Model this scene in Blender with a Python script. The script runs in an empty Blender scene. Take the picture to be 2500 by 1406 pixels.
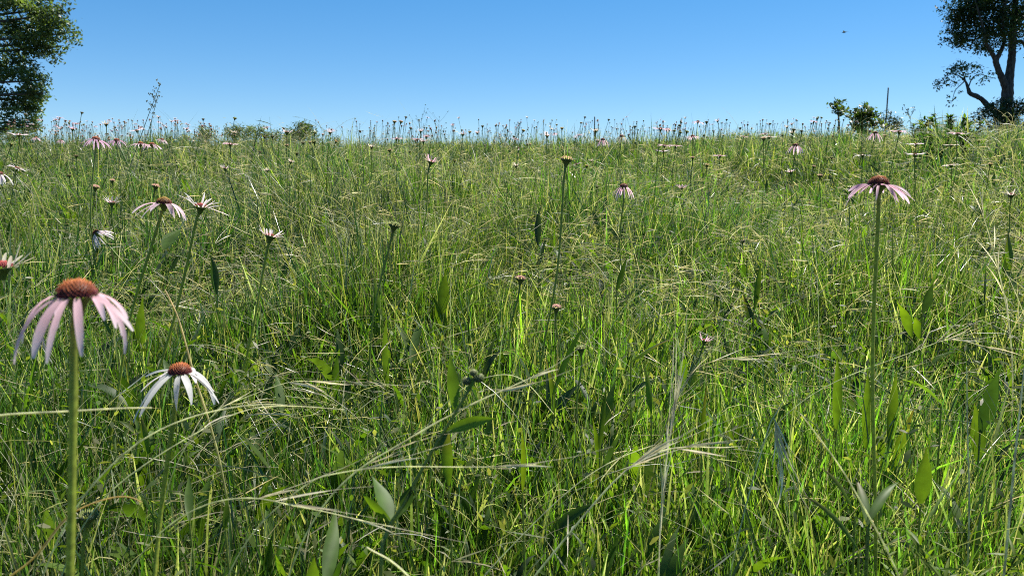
import bpy, math
import numpy as np
from mathutils import Vector, Matrix, Quaternion

SC = bpy.context.scene
COL = SC.collection
RNG = np.random.default_rng(11)
R = math.radians

# ------------------------------------------------------------------ camera model
FPX, CX, CY = 1853.0, 1250.0, 703.0
HORIZON = 430.0
PITCH = math.atan((CY - HORIZON) / FPX)
CAMZ = 0.95
CAM = np.array([0.0, 0.0, CAMZ])
FWD = np.array([0.0, math.cos(PITCH), -math.sin(PITCH)])
UPV = np.array([0.0, math.sin(PITCH), math.cos(PITCH)])
RGT = np.array([1.0, 0.0, 0.0])


def P(px, py, d):
    """World point seen in direction (px, py) of the 2500 px wide photo at depth d metres."""
    return CAM + d * (FWD + RGT * ((px - CX) / FPX) + UPV * ((CY - py) / FPX))


def project(p):
    v = np.asarray(p) - CAM
    d = v @ FWD
    return CX + FPX * (v @ RGT) / d, CY - FPX * (v @ UPV) / d, d


# ------------------------------------------------------------------ terrain
SA, SYC = 0.1445, 19.5


def ground(x, y):
    x = np.asarray(x, float)
    y = np.asarray(y, float)
    yy = np.clip(y, -50, SYC)
    g = SA * yy - SA * np.where(yy > 0, yy, 0) ** 2 / (2 * SYC)
    g = g - 0.06 * np.clip(y - SYC, 0, 60) * np.clip((y - SYC) / 20, 0, 1)
    fall = np.clip(1 - (np.abs(x) + np.abs(y)) / 90, 0, 1)
    g = g + (0.25 * (1 - np.exp(-(np.clip(x, 0, 30) / 4.0) ** 2.2)) + 0.006 * np.clip(-x, 0, 30)) * fall * np.clip(y / 8, 0, 1)
    g = g + 0.025 * np.sin(x * 0.9 + 1.3) * np.sin(y * 0.7 + 0.4) + 0.012 * np.sin(x * 2.3 + y * 1.7)
    return g


def ground_hit(px, py, dmax=20.0, lift=0.0):
    for d in np.arange(0.5, dmax, 0.02):
        p = P(px, py, d)
        if p[2] < ground(p[0], p[1]) + lift:
            return p
    return P(px, py, dmax)


def vnoise(x, y, s, seed=0):
    r = np.random.default_rng(seed)
    out = np.zeros_like(np.asarray(x, float))
    for i in range(6):
        a = r.uniform(0, 2 * math.pi)
        f = s * r.uniform(0.6, 1.6)
        out = out + np.sin((x * math.cos(a) + y * math.sin(a)) * f + r.uniform(0, 6.28))
    return out / 6 ** 0.5 / 1.4


# ------------------------------------------------------------------ mesh builder
class MB:
    def __init__(s):
        s.v, s.q, s.c, s.n = [], [], [], 0

    def add(s, verts, quads, cols):
        verts = np.asarray(verts, np.float32).reshape(-1, 3)
        cols = np.asarray(cols, np.float32)
        if cols.ndim == 1:
            cols = np.tile(cols, (len(verts), 1))
        s.v.append(verts)
        s.q.append(np.asarray(quads, np.int64).reshape(-1, 4) + s.n)
        s.c.append(cols.reshape(-1, 3))
        s.n += len(verts)

    def mesh(s, name, mat, smooth=True):
        v = np.concatenate(s.v)
        q = np.concatenate(s.q)
        c = np.concatenate(s.c)
        me = bpy.data.meshes.new(name)
        me.vertices.add(len(v))
        me.vertices.foreach_set('co', v.ravel())
        me.loops.add(len(q) * 4)
        me.loops.foreach_set('vertex_index', q.ravel().astype(np.int32))
        me.polygons.add(len(q))
        me.polygons.foreach_set('loop_start', (np.arange(len(q)) * 4).astype(np.int32))
        me.polygons.foreach_set('use_smooth', np.full(len(q), smooth, bool))
        at = me.attributes.new('col', 'FLOAT_COLOR', 'POINT')
        at.data.foreach_set('color', np.concatenate([c, np.ones((len(c), 1), np.float32)], 1).ravel())
        me.update(calc_edges=True)
        me.materials.append(mat)
        return me

    def build(s, name, mat, parent=None, smooth=True):
        return link(name, s.mesh(name, mat, smooth), parent)


def link(name, me, parent=None):
    o = bpy.data.objects.new(name, me)
    COL.objects.link(o)
    if parent is not None:
        o.parent = parent
    return o


def tag(o, label=None, cat=None, group=None, kind=None):
    if label:
        o['label'] = label
    if cat:
        o['category'] = cat
    if group:
        o['group'] = group
    if kind:
        o['kind'] = kind
    return o


def thing(name, loc, label, cat, group=None):
    o = bpy.data.objects.new(name, None)
    o.empty_display_size = 0.05
    COL.objects.link(o)
    o.location = tuple(float(a) for a in loc)
    return tag(o, label, cat, group)


def catmull(pts, n):
    pts = np.asarray(pts, float)
    p = np.vstack([2 * pts[0] - pts[1], pts, 2 * pts[-1] - pts[-2]])
    out = []
    for i in range(len(pts) - 1):
        a, b, c, d = p[i:i + 4]
        for t in np.linspace(0, 1, n, endpoint=False):
            out.append(0.5 * (2 * b + (c - a) * t + (2 * a - 5 * b + 4 * c - d) * t * t + (3 * b - a - 3 * c + d) * t ** 3))
    out.append(pts[-1])
    return np.array(out)


def tube(mb, pts, radii, col, sides=6, n=4, wob=0.0, rng=RNG):
    """Swept tube through pts; radii and colours are interpolated along it."""
    pts = np.asarray(pts, float)
    c = catmull(pts, n) if n > 1 else pts
    m = len(c)
    r = np.interp(np.linspace(0, 1, m), np.linspace(0, 1, len(radii)), radii)
    t = np.gradient(c, axis=0)
    t /= np.linalg.norm(t, axis=1)[:, None] + 1e-12
    ref = np.array([0.31, 0.95, 0.02])
    a = np.cross(t, ref)
    a /= np.linalg.norm(a, axis=1)[:, None] + 1e-9
    b = np.cross(t, a)
    th = np.linspace(0, 2 * math.pi, sides, endpoint=False)
    rr = r[:, None] * (1 + (wob * rng.normal(size=(m, sides)) if wob else 0))
    v = c[:, None, :] + rr[..., None] * (np.cos(th)[None, :, None] * a[:, None, :] + np.sin(th)[None, :, None] * b[:, None, :])
    i = np.arange(m - 1)[:, None] * sides
    j = np.arange(sides)[None, :]
    k = (j + 1) % sides
    q = np.stack([i + j, i + k, i + sides + k, i + sides + j], -1).reshape(-1, 4)
    col = np.asarray(col, float)
    if col.ndim == 2:
        cc = np.stack([np.interp(np.linspace(0, 1, m), np.linspace(0, 1, len(col)), col[:, e]) for e in range(3)], 1)
        col = np.repeat(cc, sides, 0)
    mb.add(v, q, col)


def strips(mb, base, L, phi, t0, bend, w, tw0, tw1, prof, fold, col, tipcol=None, power=1.3):
    """Many curved blades at once. prof: width profile at S+1 nodes; fold>0 gives a keeled, three-vertex section."""
    base = np.asarray(base, float).reshape(-1, 3)
    N = len(base)
    bc = lambda a: np.broadcast_to(np.asarray(a, float), (N,))
    L, phi, t0, bend, w, tw0, tw1 = map(bc, (L, phi, t0, bend, w, tw0, tw1))
    prof = np.asarray(prof, float)
    S = len(prof) - 1
    k = np.arange(S + 1) / S
    km = (np.arange(S) + 0.5) / S
    tn = t0[:, None] + bend[:, None] * k ** power
    tm = t0[:, None] + bend[:, None] * km ** power
    cp, sp = np.cos(phi)[:, None], np.sin(phi)[:, None]
    dirm = np.stack([np.sin(tm) * cp, np.sin(tm) * sp, np.cos(tm)], -1) * (L / S)[:, None, None]
    pos = np.concatenate([np.zeros((N, 1, 3)), np.cumsum(dirm, 1)], 1) + base[:, None, :]
    tg = np.stack([np.sin(tn) * cp, np.sin(tn) * sp, np.cos(tn)], -1)
    pp = np.stack([-sp + 0 * tn, cp + 0 * tn, 0 * tn], -1)
    nn = np.cross(tg, pp)
    tau = tw0[:, None] + tw1[:, None] * k
    wv = np.cos(tau)[..., None] * pp + np.sin(tau)[..., None] * nn
    fn = np.cross(tg, wv)
    hw = (w[:, None] * prof * 0.5)[..., None]
    if fold > 0:
        v = np.stack([pos - wv * hw + fn * hw * fold, pos, pos + wv * hw + fn * hw * fold], 2)
        K = 3
    else:
        v = np.stack([pos - wv * hw, pos + wv * hw], 2)
        K = 2
    nb = (S + 1) * K
    rows = np.arange(S)[:, None] * K
    j = np.arange(K - 1)[None, :]
    q1 = np.stack([rows + j, rows + j + 1, rows + K + j + 1, rows + K + j], -1).reshape(-1, 4)
    q = (np.arange(N)[:, None, None] * nb + q1[None]).reshape(-1, 4)
    col = np.broadcast_to(np.asarray(col, float), (N, 3))
    if tipcol is None:
        cc = np.repeat(col, nb, 0)
    else:
        tipcol = np.broadcast_to(np.asarray(tipcol, float), (N, 3))
        f = (np.clip((k - 0.45) / 0.55, 0, 1))[None, :, None]
        cc = col[:, None, :] * (1 - f) + tipcol[:, None, :] * f
        cc = np.repeat(cc[:, :, None, :], K, 2).reshape(-1, 3)
    mb.add(v, q, cc)


# ------------------------------------------------------------------ materials
def material(name):
    m = bpy.data.materials.new(name)
    m.use_nodes = True
    nt = m.node_tree
    nt.nodes.clear()
    return m, nt.nodes, nt.links


def leaf_material(name, alb, trans=0.45, rough=0.45, spec=0.35, gain=(1.7, 1.7, 0.6), noise=60.0, var=0.35):
    m, n, l = material(name)
    out = n.new('ShaderNodeOutputMaterial')
    at = n.new('ShaderNodeAttribute')
    at.attribute_name = 'col'
    tex = n.new('ShaderNodeTexNoise')
    tex.inputs['Scale'].default_value = noise
    tex.inputs['Detail'].default_value = 3
    tc = n.new('ShaderNodeTexCoord')
    l.new(tc.outputs['Object'], tex.inputs['Vector'])
    mr = n.new('ShaderNodeMapRange')
    mr.inputs['From Min'].default_value = 0.3
    mr.inputs['From Max'].default_value = 0.7
    mr.inputs['To Min'].default_value = alb * (1 - var)
    mr.inputs['To Max'].default_value = alb * (1 + var)
    l.new(tex.outputs['Fac'], mr.inputs['Value'])
    mul = n.new('ShaderNodeVectorMath')
    mul.operation = 'SCALE'
    l.new(at.outputs['Color'], mul.inputs[0])
    l.new(mr.outputs['Result'], mul.inputs['Scale'])
    pb = n.new('ShaderNodeBsdfPrincipled')
    pb.inputs['Roughness'].default_value = rough
    pb.inputs['Specular IOR Level'].default_value = spec
    l.new(mul.outputs[0], pb.inputs['Base Color'])
    g = n.new('ShaderNodeVectorMath')
    g.operation = 'MULTIPLY'
    g.inputs[1].default_value = gain
    l.new(mul.outputs[0], g.inputs[0])
    tr = n.new('ShaderNodeBsdfTranslucent')
    l.new(g.outputs[0], tr.inputs['Color'])
    mx = n.new('ShaderNodeMixShader')
    mx.inputs[0].default_value = trans
    l.new(pb.outputs[0], mx.inputs[1])
    l.new(tr.outputs[0], mx.inputs[2])
    l.new(mx.outputs[0], out.inputs['Surface'])
    return m


M_GRASS = leaf_material('green_blade', 0.61, 0.5, 0.27, 0.75, (1.75, 2.0, 0.62))
M_STRAW = leaf_material('straw_blade', 0.62, 0.55, 0.38, 0.5, (1.3, 1.25, 0.85))
M_STALK = leaf_material('pale_stalk', 0.92, 0.55, 0.45, 0.3, (1.1, 1.1, 0.95))
M_LEAF = leaf_material('broad_leaf', 0.56, 0.5, 0.5, 0.3, (1.9, 2.0, 0.4), 45, 0.25)
M_PETAL = leaf_material('ray_petal', 0.76, 0.58, 0.5, 0.25, (1.12, 1.02, 1.04), 90, 0.16)
M_CONE = leaf_material('disc_spikes', 0.8, 0.12, 0.55, 0.3, (1.2, 1.0, 0.8), 300, 0.3)
M_STEM = leaf_material('rough_stem', 1.1, 0.4, 0.5, 0.35, (1.5, 1.5, 0.6), 200, 0.3)
M_CROWN = leaf_material('tree_leaves', 0.62, 0.4, 0.4, 0.5, (1.7, 1.7, 0.5), 1.2, 0.35)


def bark_material():
    m, n, l = material('bark')
    out = n.new('ShaderNodeOutputMaterial')
    pb = n.new('ShaderNodeBsdfPrincipled')
    pb.inputs['Roughness'].default_value = 0.9
    tc = n.new('ShaderNodeTexCoord')
    mp = n.new('ShaderNodeMapping')
    mp.inputs['Scale'].default_value = (9, 9, 2.2)
    tex = n.new('ShaderNodeTexNoise')
    tex.inputs['Scale'].default_value = 2.5
    tex.inputs['Detail'].default_value = 6
    l.new(tc.outputs['Object'], mp.inputs[0])
    l.new(mp.outputs[0], tex.inputs['Vector'])
    cr = n.new('ShaderNodeValToRGB')
    cr.color_ramp.elements[0].position = 0.35
    cr.color_ramp.elements[0].color = (0.018, 0.014, 0.012, 1)
    cr.color_ramp.elements[1].position = 0.7
    cr.color_ramp.elements[1].color = (0.09, 0.075, 0.06, 1)
    l.new(tex.outputs['Fac'], cr.inputs[0])
    l.new(cr.outputs[0], pb.inputs['Base Color'])
    bp = n.new('ShaderNodeBump')
    bp.inputs['Strength'].default_value = 0.8
    bp.inputs['Distance'].default_value = 0.04
    l.new(tex.outputs['Fac'], bp.inputs['Height'])
    l.new(bp.outputs[0], pb.inputs['Normal'])
    l.new(pb.outputs[0], out.inputs['Surface'])
    return m


def soil_material():
    m, n, l = material('soil_and_thatch')
    out = n.new('ShaderNodeOutputMaterial')
    pb = n.new('ShaderNodeBsdfPrincipled')
    pb.inputs['Roughness'].default_value = 0.95
    tc = n.new('ShaderNodeTexCoord')
    tex = n.new('ShaderNodeTexNoise')
    tex.inputs['Scale'].default_value = 14
    tex.inputs['Detail'].default_value = 8
    l.new(tc.outputs['Object'], tex.inputs['Vector'])
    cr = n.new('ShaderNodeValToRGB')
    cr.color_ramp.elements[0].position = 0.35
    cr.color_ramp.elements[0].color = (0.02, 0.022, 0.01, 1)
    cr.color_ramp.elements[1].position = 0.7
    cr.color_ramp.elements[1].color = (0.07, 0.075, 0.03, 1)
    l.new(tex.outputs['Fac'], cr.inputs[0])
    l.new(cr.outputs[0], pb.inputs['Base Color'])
    l.new(pb.outputs[0], out.inputs['Surface'])
    return m


M_BARK = bark_material()
M_SOIL = soil_material()

# ------------------------------------------------------------------ ground sheet
xs = np.concatenate([[-1500, -400, -150, -80], np.arange(-45, 45.1, 0.75), [80, 150, 400, 1500]])
ys = np.concatenate([[-400, -60, -20], np.arange(-6, 45.1, 0.75), [60, 90, 150, 400, 1800]])
gx, gy = np.meshgrid(xs, ys, indexing='ij')
gz = ground(gx, gy)
gb = MB()
ii, jj = np.meshgrid(np.arange(len(xs) - 1), np.arange(len(ys) - 1), indexing='ij')
nn_ = len(ys)
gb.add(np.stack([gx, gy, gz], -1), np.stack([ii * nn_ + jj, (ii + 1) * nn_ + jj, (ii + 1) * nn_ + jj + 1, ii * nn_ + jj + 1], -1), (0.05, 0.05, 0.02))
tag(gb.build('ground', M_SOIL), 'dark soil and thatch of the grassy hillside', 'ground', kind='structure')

# ------------------------------------------------------------------ grass (uncountable)
HALF = R(42)


def sample_field(n, d0, d1, power, seed):
    """Random ground points in the wedge in front of the viewer."""
    r = np.random.default_rng(seed)
    u = r.random(n)
    e = 2 - power
    d = (d0 ** e + u * (d1 ** e - d0 ** e)) ** (1 / e)
    a = r.uniform(-HALF, HALF, n)
    return d * np.sin(a), d * np.cos(a), r


def lerp_cols(r, n, pal, jit=0.18):
    pal = np.asarray(pal, float)
    i = r.integers(0, len(pal), n)
    j = r.integers(0, len(pal), n)
    f = r.random(n)[:, None]
    c = pal[i] * (1 - f) + pal[j] * f
    return np.clip(c * np.exp(r.normal(0, jit, (n, 1))), 0, 0.95)


GREENS = [(0.055, 0.125, 0.016), (0.085, 0.17, 0.02), (0.115, 0.205, 0.025), (0.07, 0.13, 0.045), (0.05, 0.1, 0.025), (0.14, 0.21, 0.025)]
FARGREENS = [(0.07, 0.125, 0.024), (0.10, 0.165, 0.03), (0.14, 0.19, 0.05), (0.07, 0.125, 0.04)]
STRAWS = [(0.6, 0.52, 0.33), (0.7, 0.64, 0.46), (0.48, 0.48, 0.24), (0.36, 0.42, 0.18), (0.6, 0.5, 0.34), (0.66, 0.66, 0.54)]
TAPER = [0.75, 1.0, 0.95, 0.75, 0.45, 0.06]
TAPER4 = [0.8, 1.0, 0.8, 0.08]


def height_field(x, y):
    d = np.hypot(x, y)
    h = 1 + 0.28 * vnoise(x, y, 1.6, 3) + 0.18 * vnoise(x, y, 4.2, 4)
    return np.clip(h, 0.5, 1.6) * np.interp(d, [0.4, 1.0, 2.5, 5, 8, 11, 18], [0.7, 1.0, 1.12, 1.2, 1.15, 1.1, 1.0])


def tuft(x, y, r, frac, per, sig):
    """Pull a share of the points together into tufts."""
    n = len(x)
    k = int(n * frac)
    c = r.integers(k, n, k // per + 1)
    idx = np.repeat(c, per)[:k]
    d = np.hypot(x[idx], y[idx])
    s = sig * np.clip(d / 3, 0.6, 2.0)
    x[:k] = x[idx] + r.normal(0, 1, k) * s
    y[:k] = y[idx] + r.normal(0, 1, k) * s
    return x, y


grass = MB()
for n, d0, d1, pw, sd, wmul, pal, prof, fold in (
        (75000, 0.45, 2.4, 1.1, 21, 1.0, GREENS, TAPER, 0.35),
        (130000, 2.2, 5.5, 1.2, 22, 1.0, GREENS + FARGREENS[:2], TAPER4, 0.0),
        (110000, 5.0, 19.0, 1.2, 23, 1.6, FARGREENS + GREENS[:2], TAPER4, 0.0)):
    x, y, r = sample_field(n, d0, d1, pw, sd)
    x, y = tuft(x, y, r, 0.6, 14, 0.035)
    H = height_field(x, y)
    L = H * (0.09 + 0.19 * r.random(n) ** 1.2 + 0.09 * (r.random(n) > 0.9))
    w = wmul * (0.0023 + 0.0078 * r.random(n) ** 1.7)
    patch = vnoise(x, y, 2.0, 7)
    c = lerp_cols(r, n, pal, 0.42) * (1 + 0.38 * patch[:, None])
    sp = vnoise(x, y, 3.1, 17)[:, None]                    # patches of bluer or paler species
    c = c * (1 + sp * np.array([-0.16, -0.03, 0.22]))
    th = (vnoise(x, y, 2.4, 29) > 0.75) & (r.random(n) < 0.45)     # patches of dead thatch
    c[th] = lerp_cols(r, int(th.sum()), STRAWS) * 0.55
    c = np.clip(c * (0.93, 1.0, 1.08), 0.008, 0.9)
    L = L * (1 + 0.32 * vnoise(x, y, 5.0, 19)) * np.where(th, 0.75, 1.0)
    w = w * (1 + 0.3 * vnoise(x, y, 2.6, 23))
    yel = r.random(n) < 0.06
    c[yel] = lerp_cols(r, int(yel.sum()), [(0.2, 0.22, 0.05), (0.3, 0.27, 0.12), (0.34, 0.3, 0.16)])
    tip = np.where((r.random(n) < 0.25)[:, None], lerp_cols(r, n, STRAWS), c)
    strips(grass, np.stack([x, y, ground(x, y) - 0.01], -1), L, r.uniform(0, 6.283, n), np.abs(r.normal(0, 0.27, n)),
           r.uniform(0, 1.0, n) * np.where(r.random(n) < 0.11, 1.9, 0.36), w, r.uniform(0, 3.14, n), r.normal(0, 0.5, n), prof, fold, c, tip)
tag(grass.build('meadow_grass', M_GRASS), 'dense green prairie grass covering the whole hillside', 'grass', kind='stuff')

# arching pale flowering stems and awns of the grass
straw = MB()
for n, d0, d1, pw, sd, wmul, S in ((2200, 0.9, 2.6, 1.1, 31, 0.9, 9), (11000, 2.4, 6.0, 1.2, 32, 1.15, 7), (12000, 5.5, 16.0, 1.25, 33, 1.6, 6)):
    x, y, r = sample_field(n, d0, d1, pw, sd)
    x, y = tuft(x, y, r, 0.65, 9, 0.04)
    px = x / np.maximum(y, 0.1)
    H = height_field(x, y)
    ph = np.where(r.random(n) < 0.5, r.normal(0.1, 0.7, n), r.normal(3.1, 0.9, n))
    L = H * np.where(r.random(n) < 0.07, r.uniform(0.45, 0.6, n), r.uniform(0.26, 0.44, n))
    arch = r.random(n) ** 0.7
    strips(straw, np.stack([x, y, ground(x, y)], -1), L, ph, r.uniform(0.1, 0.7, n), 0.35 + 1.35 * arch, wmul * r.uniform(0.0009, 0.0021, n),
           r.uniform(0, 3.14, n), r.normal(0, 0.6, n), np.interp(np.linspace(0, 1, S + 1), [0, 0.6, 0.75, 0.85, 1], [1, 0.8, 1.2, 0.6, 0.15]), 0.0,
           lerp_cols(r, n, [(0.28, 0.34, 0.12), (0.36, 0.4, 0.17), (0.22, 0.28, 0.08)]), lerp_cols(r, n, STRAWS), 1.5)
    # spikelets hanging from the upper part of some of them: short tapered tan slivers
    m = n // 2
    idx = r.integers(0, n, m)
    hx = x[idx] + np.cos(ph[idx]) * L[idx] * 0.45
    hy = y[idx] + np.sin(ph[idx]) * L[idx] * 0.45
    hz = ground(x[idx], y[idx]) + L[idx] * (0.78 - 0.22 * arch[idx])
    strips(straw, np.stack([hx, hy, hz], -1), r.uniform(0.04, 0.11, m), ph[idx] + r.normal(0, 0.35, m), r.uniform(0.9, 1.7, m), r.uniform(-0.2, 0.7, m),
           wmul * r.uniform(0.0012, 0.003, m), r.uniform(0, 3.14, m), 0.4, [0.3, 1.0, 0.9, 0.15], 0.0, lerp_cols(r, m, STRAWS))
tag(straw.build('seeding_grass', M_STRAW), 'thin pale arching seed stalks running through the green grass', 'grass', kind='stuff')

# leaves of low herbs among the grass
herb = MB()
for n, d0, d1, pw, sd in ((5000, 0.8, 3.0, 1.1, 41), (7000, 2.8, 8.0, 1.2, 42), (4000, 8.0, 18.0, 1.2, 43)):
    x, y, r = sample_field(n, d0, d1, pw, sd)
    x, y = tuft(x, y, r, 0.75, 5, 0.03)
    big = r.random(n) ** 2.2
    L = 0.035 + 0.10 * big
    z = ground(x, y) + r.uniform(0, 0.2, n) * height_field(x, y)
    strips(herb, np.stack([x, y, z], -1), L, r.uniform(0, 6.283, n), r.uniform(0.05, 0.7, n), r.uniform(0.1, 1.2, n), L * r.uniform(0.1, 0.24, n), r.normal(0, 0.5, n),
           r.normal(0, 0.4, n), [0.2, 0.7, 1.0, 0.85, 0.5, 0.05], 0.25, lerp_cols(r, n, [(0.06, 0.13, 0.015), (0.09, 0.17, 0.02), (0.12, 0.2, 0.025), (0.06, 0.1, 0.05)]))
# tiny leaflets and seed husks that speckle the sward
for n, d0, d1, sd in ((9000, 0.8, 2.6, 44), (14000, 2.4, 7.0, 45)):
    x, y, r = sample_field(n, d0, d1, 1.1, sd)
    x, y = tuft(x, y, r, 0.8, 16, 0.03)
    z = ground(x, y) + r.uniform(0.02, 0.33, n) * height_field(x, y)
    L = r.uniform(0.008, 0.024, n)
    strips(herb, np.stack([x, y, z], -1), L, r.uniform(0, 6.283, n), r.uniform(0.2, 1.6, n), 0.4, L * r.uniform(0.2, 0.45, n), r.normal(0, 0.8, n), 0.0, [0.4, 1.0, 0.1], 0.0,
           lerp_cols(r, n, [(0.09, 0.16, 0.02), (0.16, 0.22, 0.04), (0.3, 0.3, 0.16), (0.07, 0.12, 0.03)]))
tag(herb.build('low_herb_leaves', M_LEAF), 'small glossy herb leaves scattered low in the grass', 'ground cover', kind='stuff')

# ------------------------------------------------------------------ coneflowers
ORANGE, MAROON, OLIVE = np.array((0.42, 0.115, 0.025)), np.array((0.15, 0.012, 0.018)), np.array((0.30, 0.17, 0.02))
PINK, LILAC, WHITE, CREAM = (0.82, 0.54, 0.60), (0.88, 0.78, 0.82), (0.87, 0.86, 0.82), (0.82, 0.76, 0.60)
STEMG = np.array((0.17, 0.22, 0.05))


def spike_dome(mb, n, rad, h, seed, c_low, c_top, spike=0.09, flat=0.0):
    """Dome of pointed disc florets set in a spiral."""
    r = np.random.default_rng(seed)
    th = np.linspace(0, 2 * math.pi, 18, endpoint=False)
    fr = np.linspace(0, 1, 7)
    rows = [np.stack([rad * 0.93 * np.cos(f * 1.5708) * np.cos(th), rad * 0.93 * np.cos(f * 1.5708) * np.sin(th), h * 0.93 * np.sin(f * 1.5708) + 0 * th], -1) for f in fr]
    v = np.concatenate(rows)
    i = np.arange(6)[:, None] * 18
    j = np.arange(18)[None]
    k = (j + 1) % 18
    cc = np.repeat(np.array([c_low * (1 - f) + c_top * f for f in fr]) * 0.3, 18, 0)  # dome colour darkened to paint shade into the gaps between spikes
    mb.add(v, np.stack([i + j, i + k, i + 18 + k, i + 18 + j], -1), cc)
    for q in range(n):
        f = 1 - (q + 0.5) / n
        a = q * 2.39996
        el = math.asin(f)
        nrm = np.array([math.cos(el) * math.cos(a), math.cos(el) * math.sin(a), math.sin(el)])
        p = nrm * np.array([rad, rad, h]) * 0.9
        dr = nrm + np.array([0, 0, 0.45])
        dr /= np.linalg.norm(dr)
        s1 = np.cross(dr, (0.3, 0.2, 0.9))
        s1 /= np.linalg.norm(s1)
        s2 = np.cross(dr, s1)
        ln = spike * r.uniform(0.7, 1.4)
        b = rad * 0.95 / math.sqrt(n)
        vv = [p + s1 * b, p + s2 * b, p - s1 * b, p - s2 * b, p + dr * ln, p + dr * ln + s1 * b * 0.2]
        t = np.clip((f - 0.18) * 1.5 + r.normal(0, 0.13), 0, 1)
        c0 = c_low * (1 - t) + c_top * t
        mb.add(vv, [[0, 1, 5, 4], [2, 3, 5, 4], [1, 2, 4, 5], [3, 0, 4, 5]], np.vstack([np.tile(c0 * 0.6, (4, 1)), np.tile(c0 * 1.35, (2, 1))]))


PETW = [0.55, 0.85, 1.0, 1.05, 1.0, 0.9, 0.7, 0.3]


def petal(mb, ang, L, t0, bend, w, root, tip, r, start=0.4, z=0.02, power=1.0, twist=0.0):
    b = np.array([math.cos(ang) * start, math.sin(ang) * start, z])
    strips(mb, b, L, ang, t0, bend, w, r.normal(0, 0.12), twist + r.normal(0, 0.35), PETW, 0.35, root, tip, power)


def cup(mb, seed, spread=0.46, bracts=18, droop=1.9, col=(0.09, 0.14, 0.03), ln=0.26):
    """Green receptacle with a ring of narrow bracts, top at z = 0."""
    r = np.random.default_rng(seed)
    prof = [(0.13, -0.55), (0.17, -0.38), (0.26, -0.2), (0.38, -0.07), (spread, 0.02), (spread * 0.85, 0.06)]
    th = np.linspace(0, 2 * math.pi, 12, endpoint=False)
    v = np.concatenate([np.stack([a * np.cos(th), a * np.sin(th), b + 0 * th], -1) for a, b in prof])
    i = np.arange(len(prof) - 1)[:, None] * 12
    j = np.arange(12)[None]
    k = (j + 1) % 12
    mb.add(v, np.stack([i + j, i + k, i + 12 + k, i + 12 + j], -1), col)
    for q in range(bracts):
        a = q / bracts * 6.283 + r.normal(0, 0.1)
        s = r.uniform(0.3, 0.42)
        strips(mb, (math.cos(a) * s, math.sin(a) * s, -0.1 + (s - 0.3) * 0.8), ln * r.uniform(0.8, 1.3), a, droop * 0.45, droop * 0.4 * r.uniform(0.6, 1.3), 0.085, 0, 0, [0.7, 1, 0.6, 0.05], 0.0,
               np.array(col) * r.uniform(0.8, 1.6))


HEADS = {}


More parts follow.
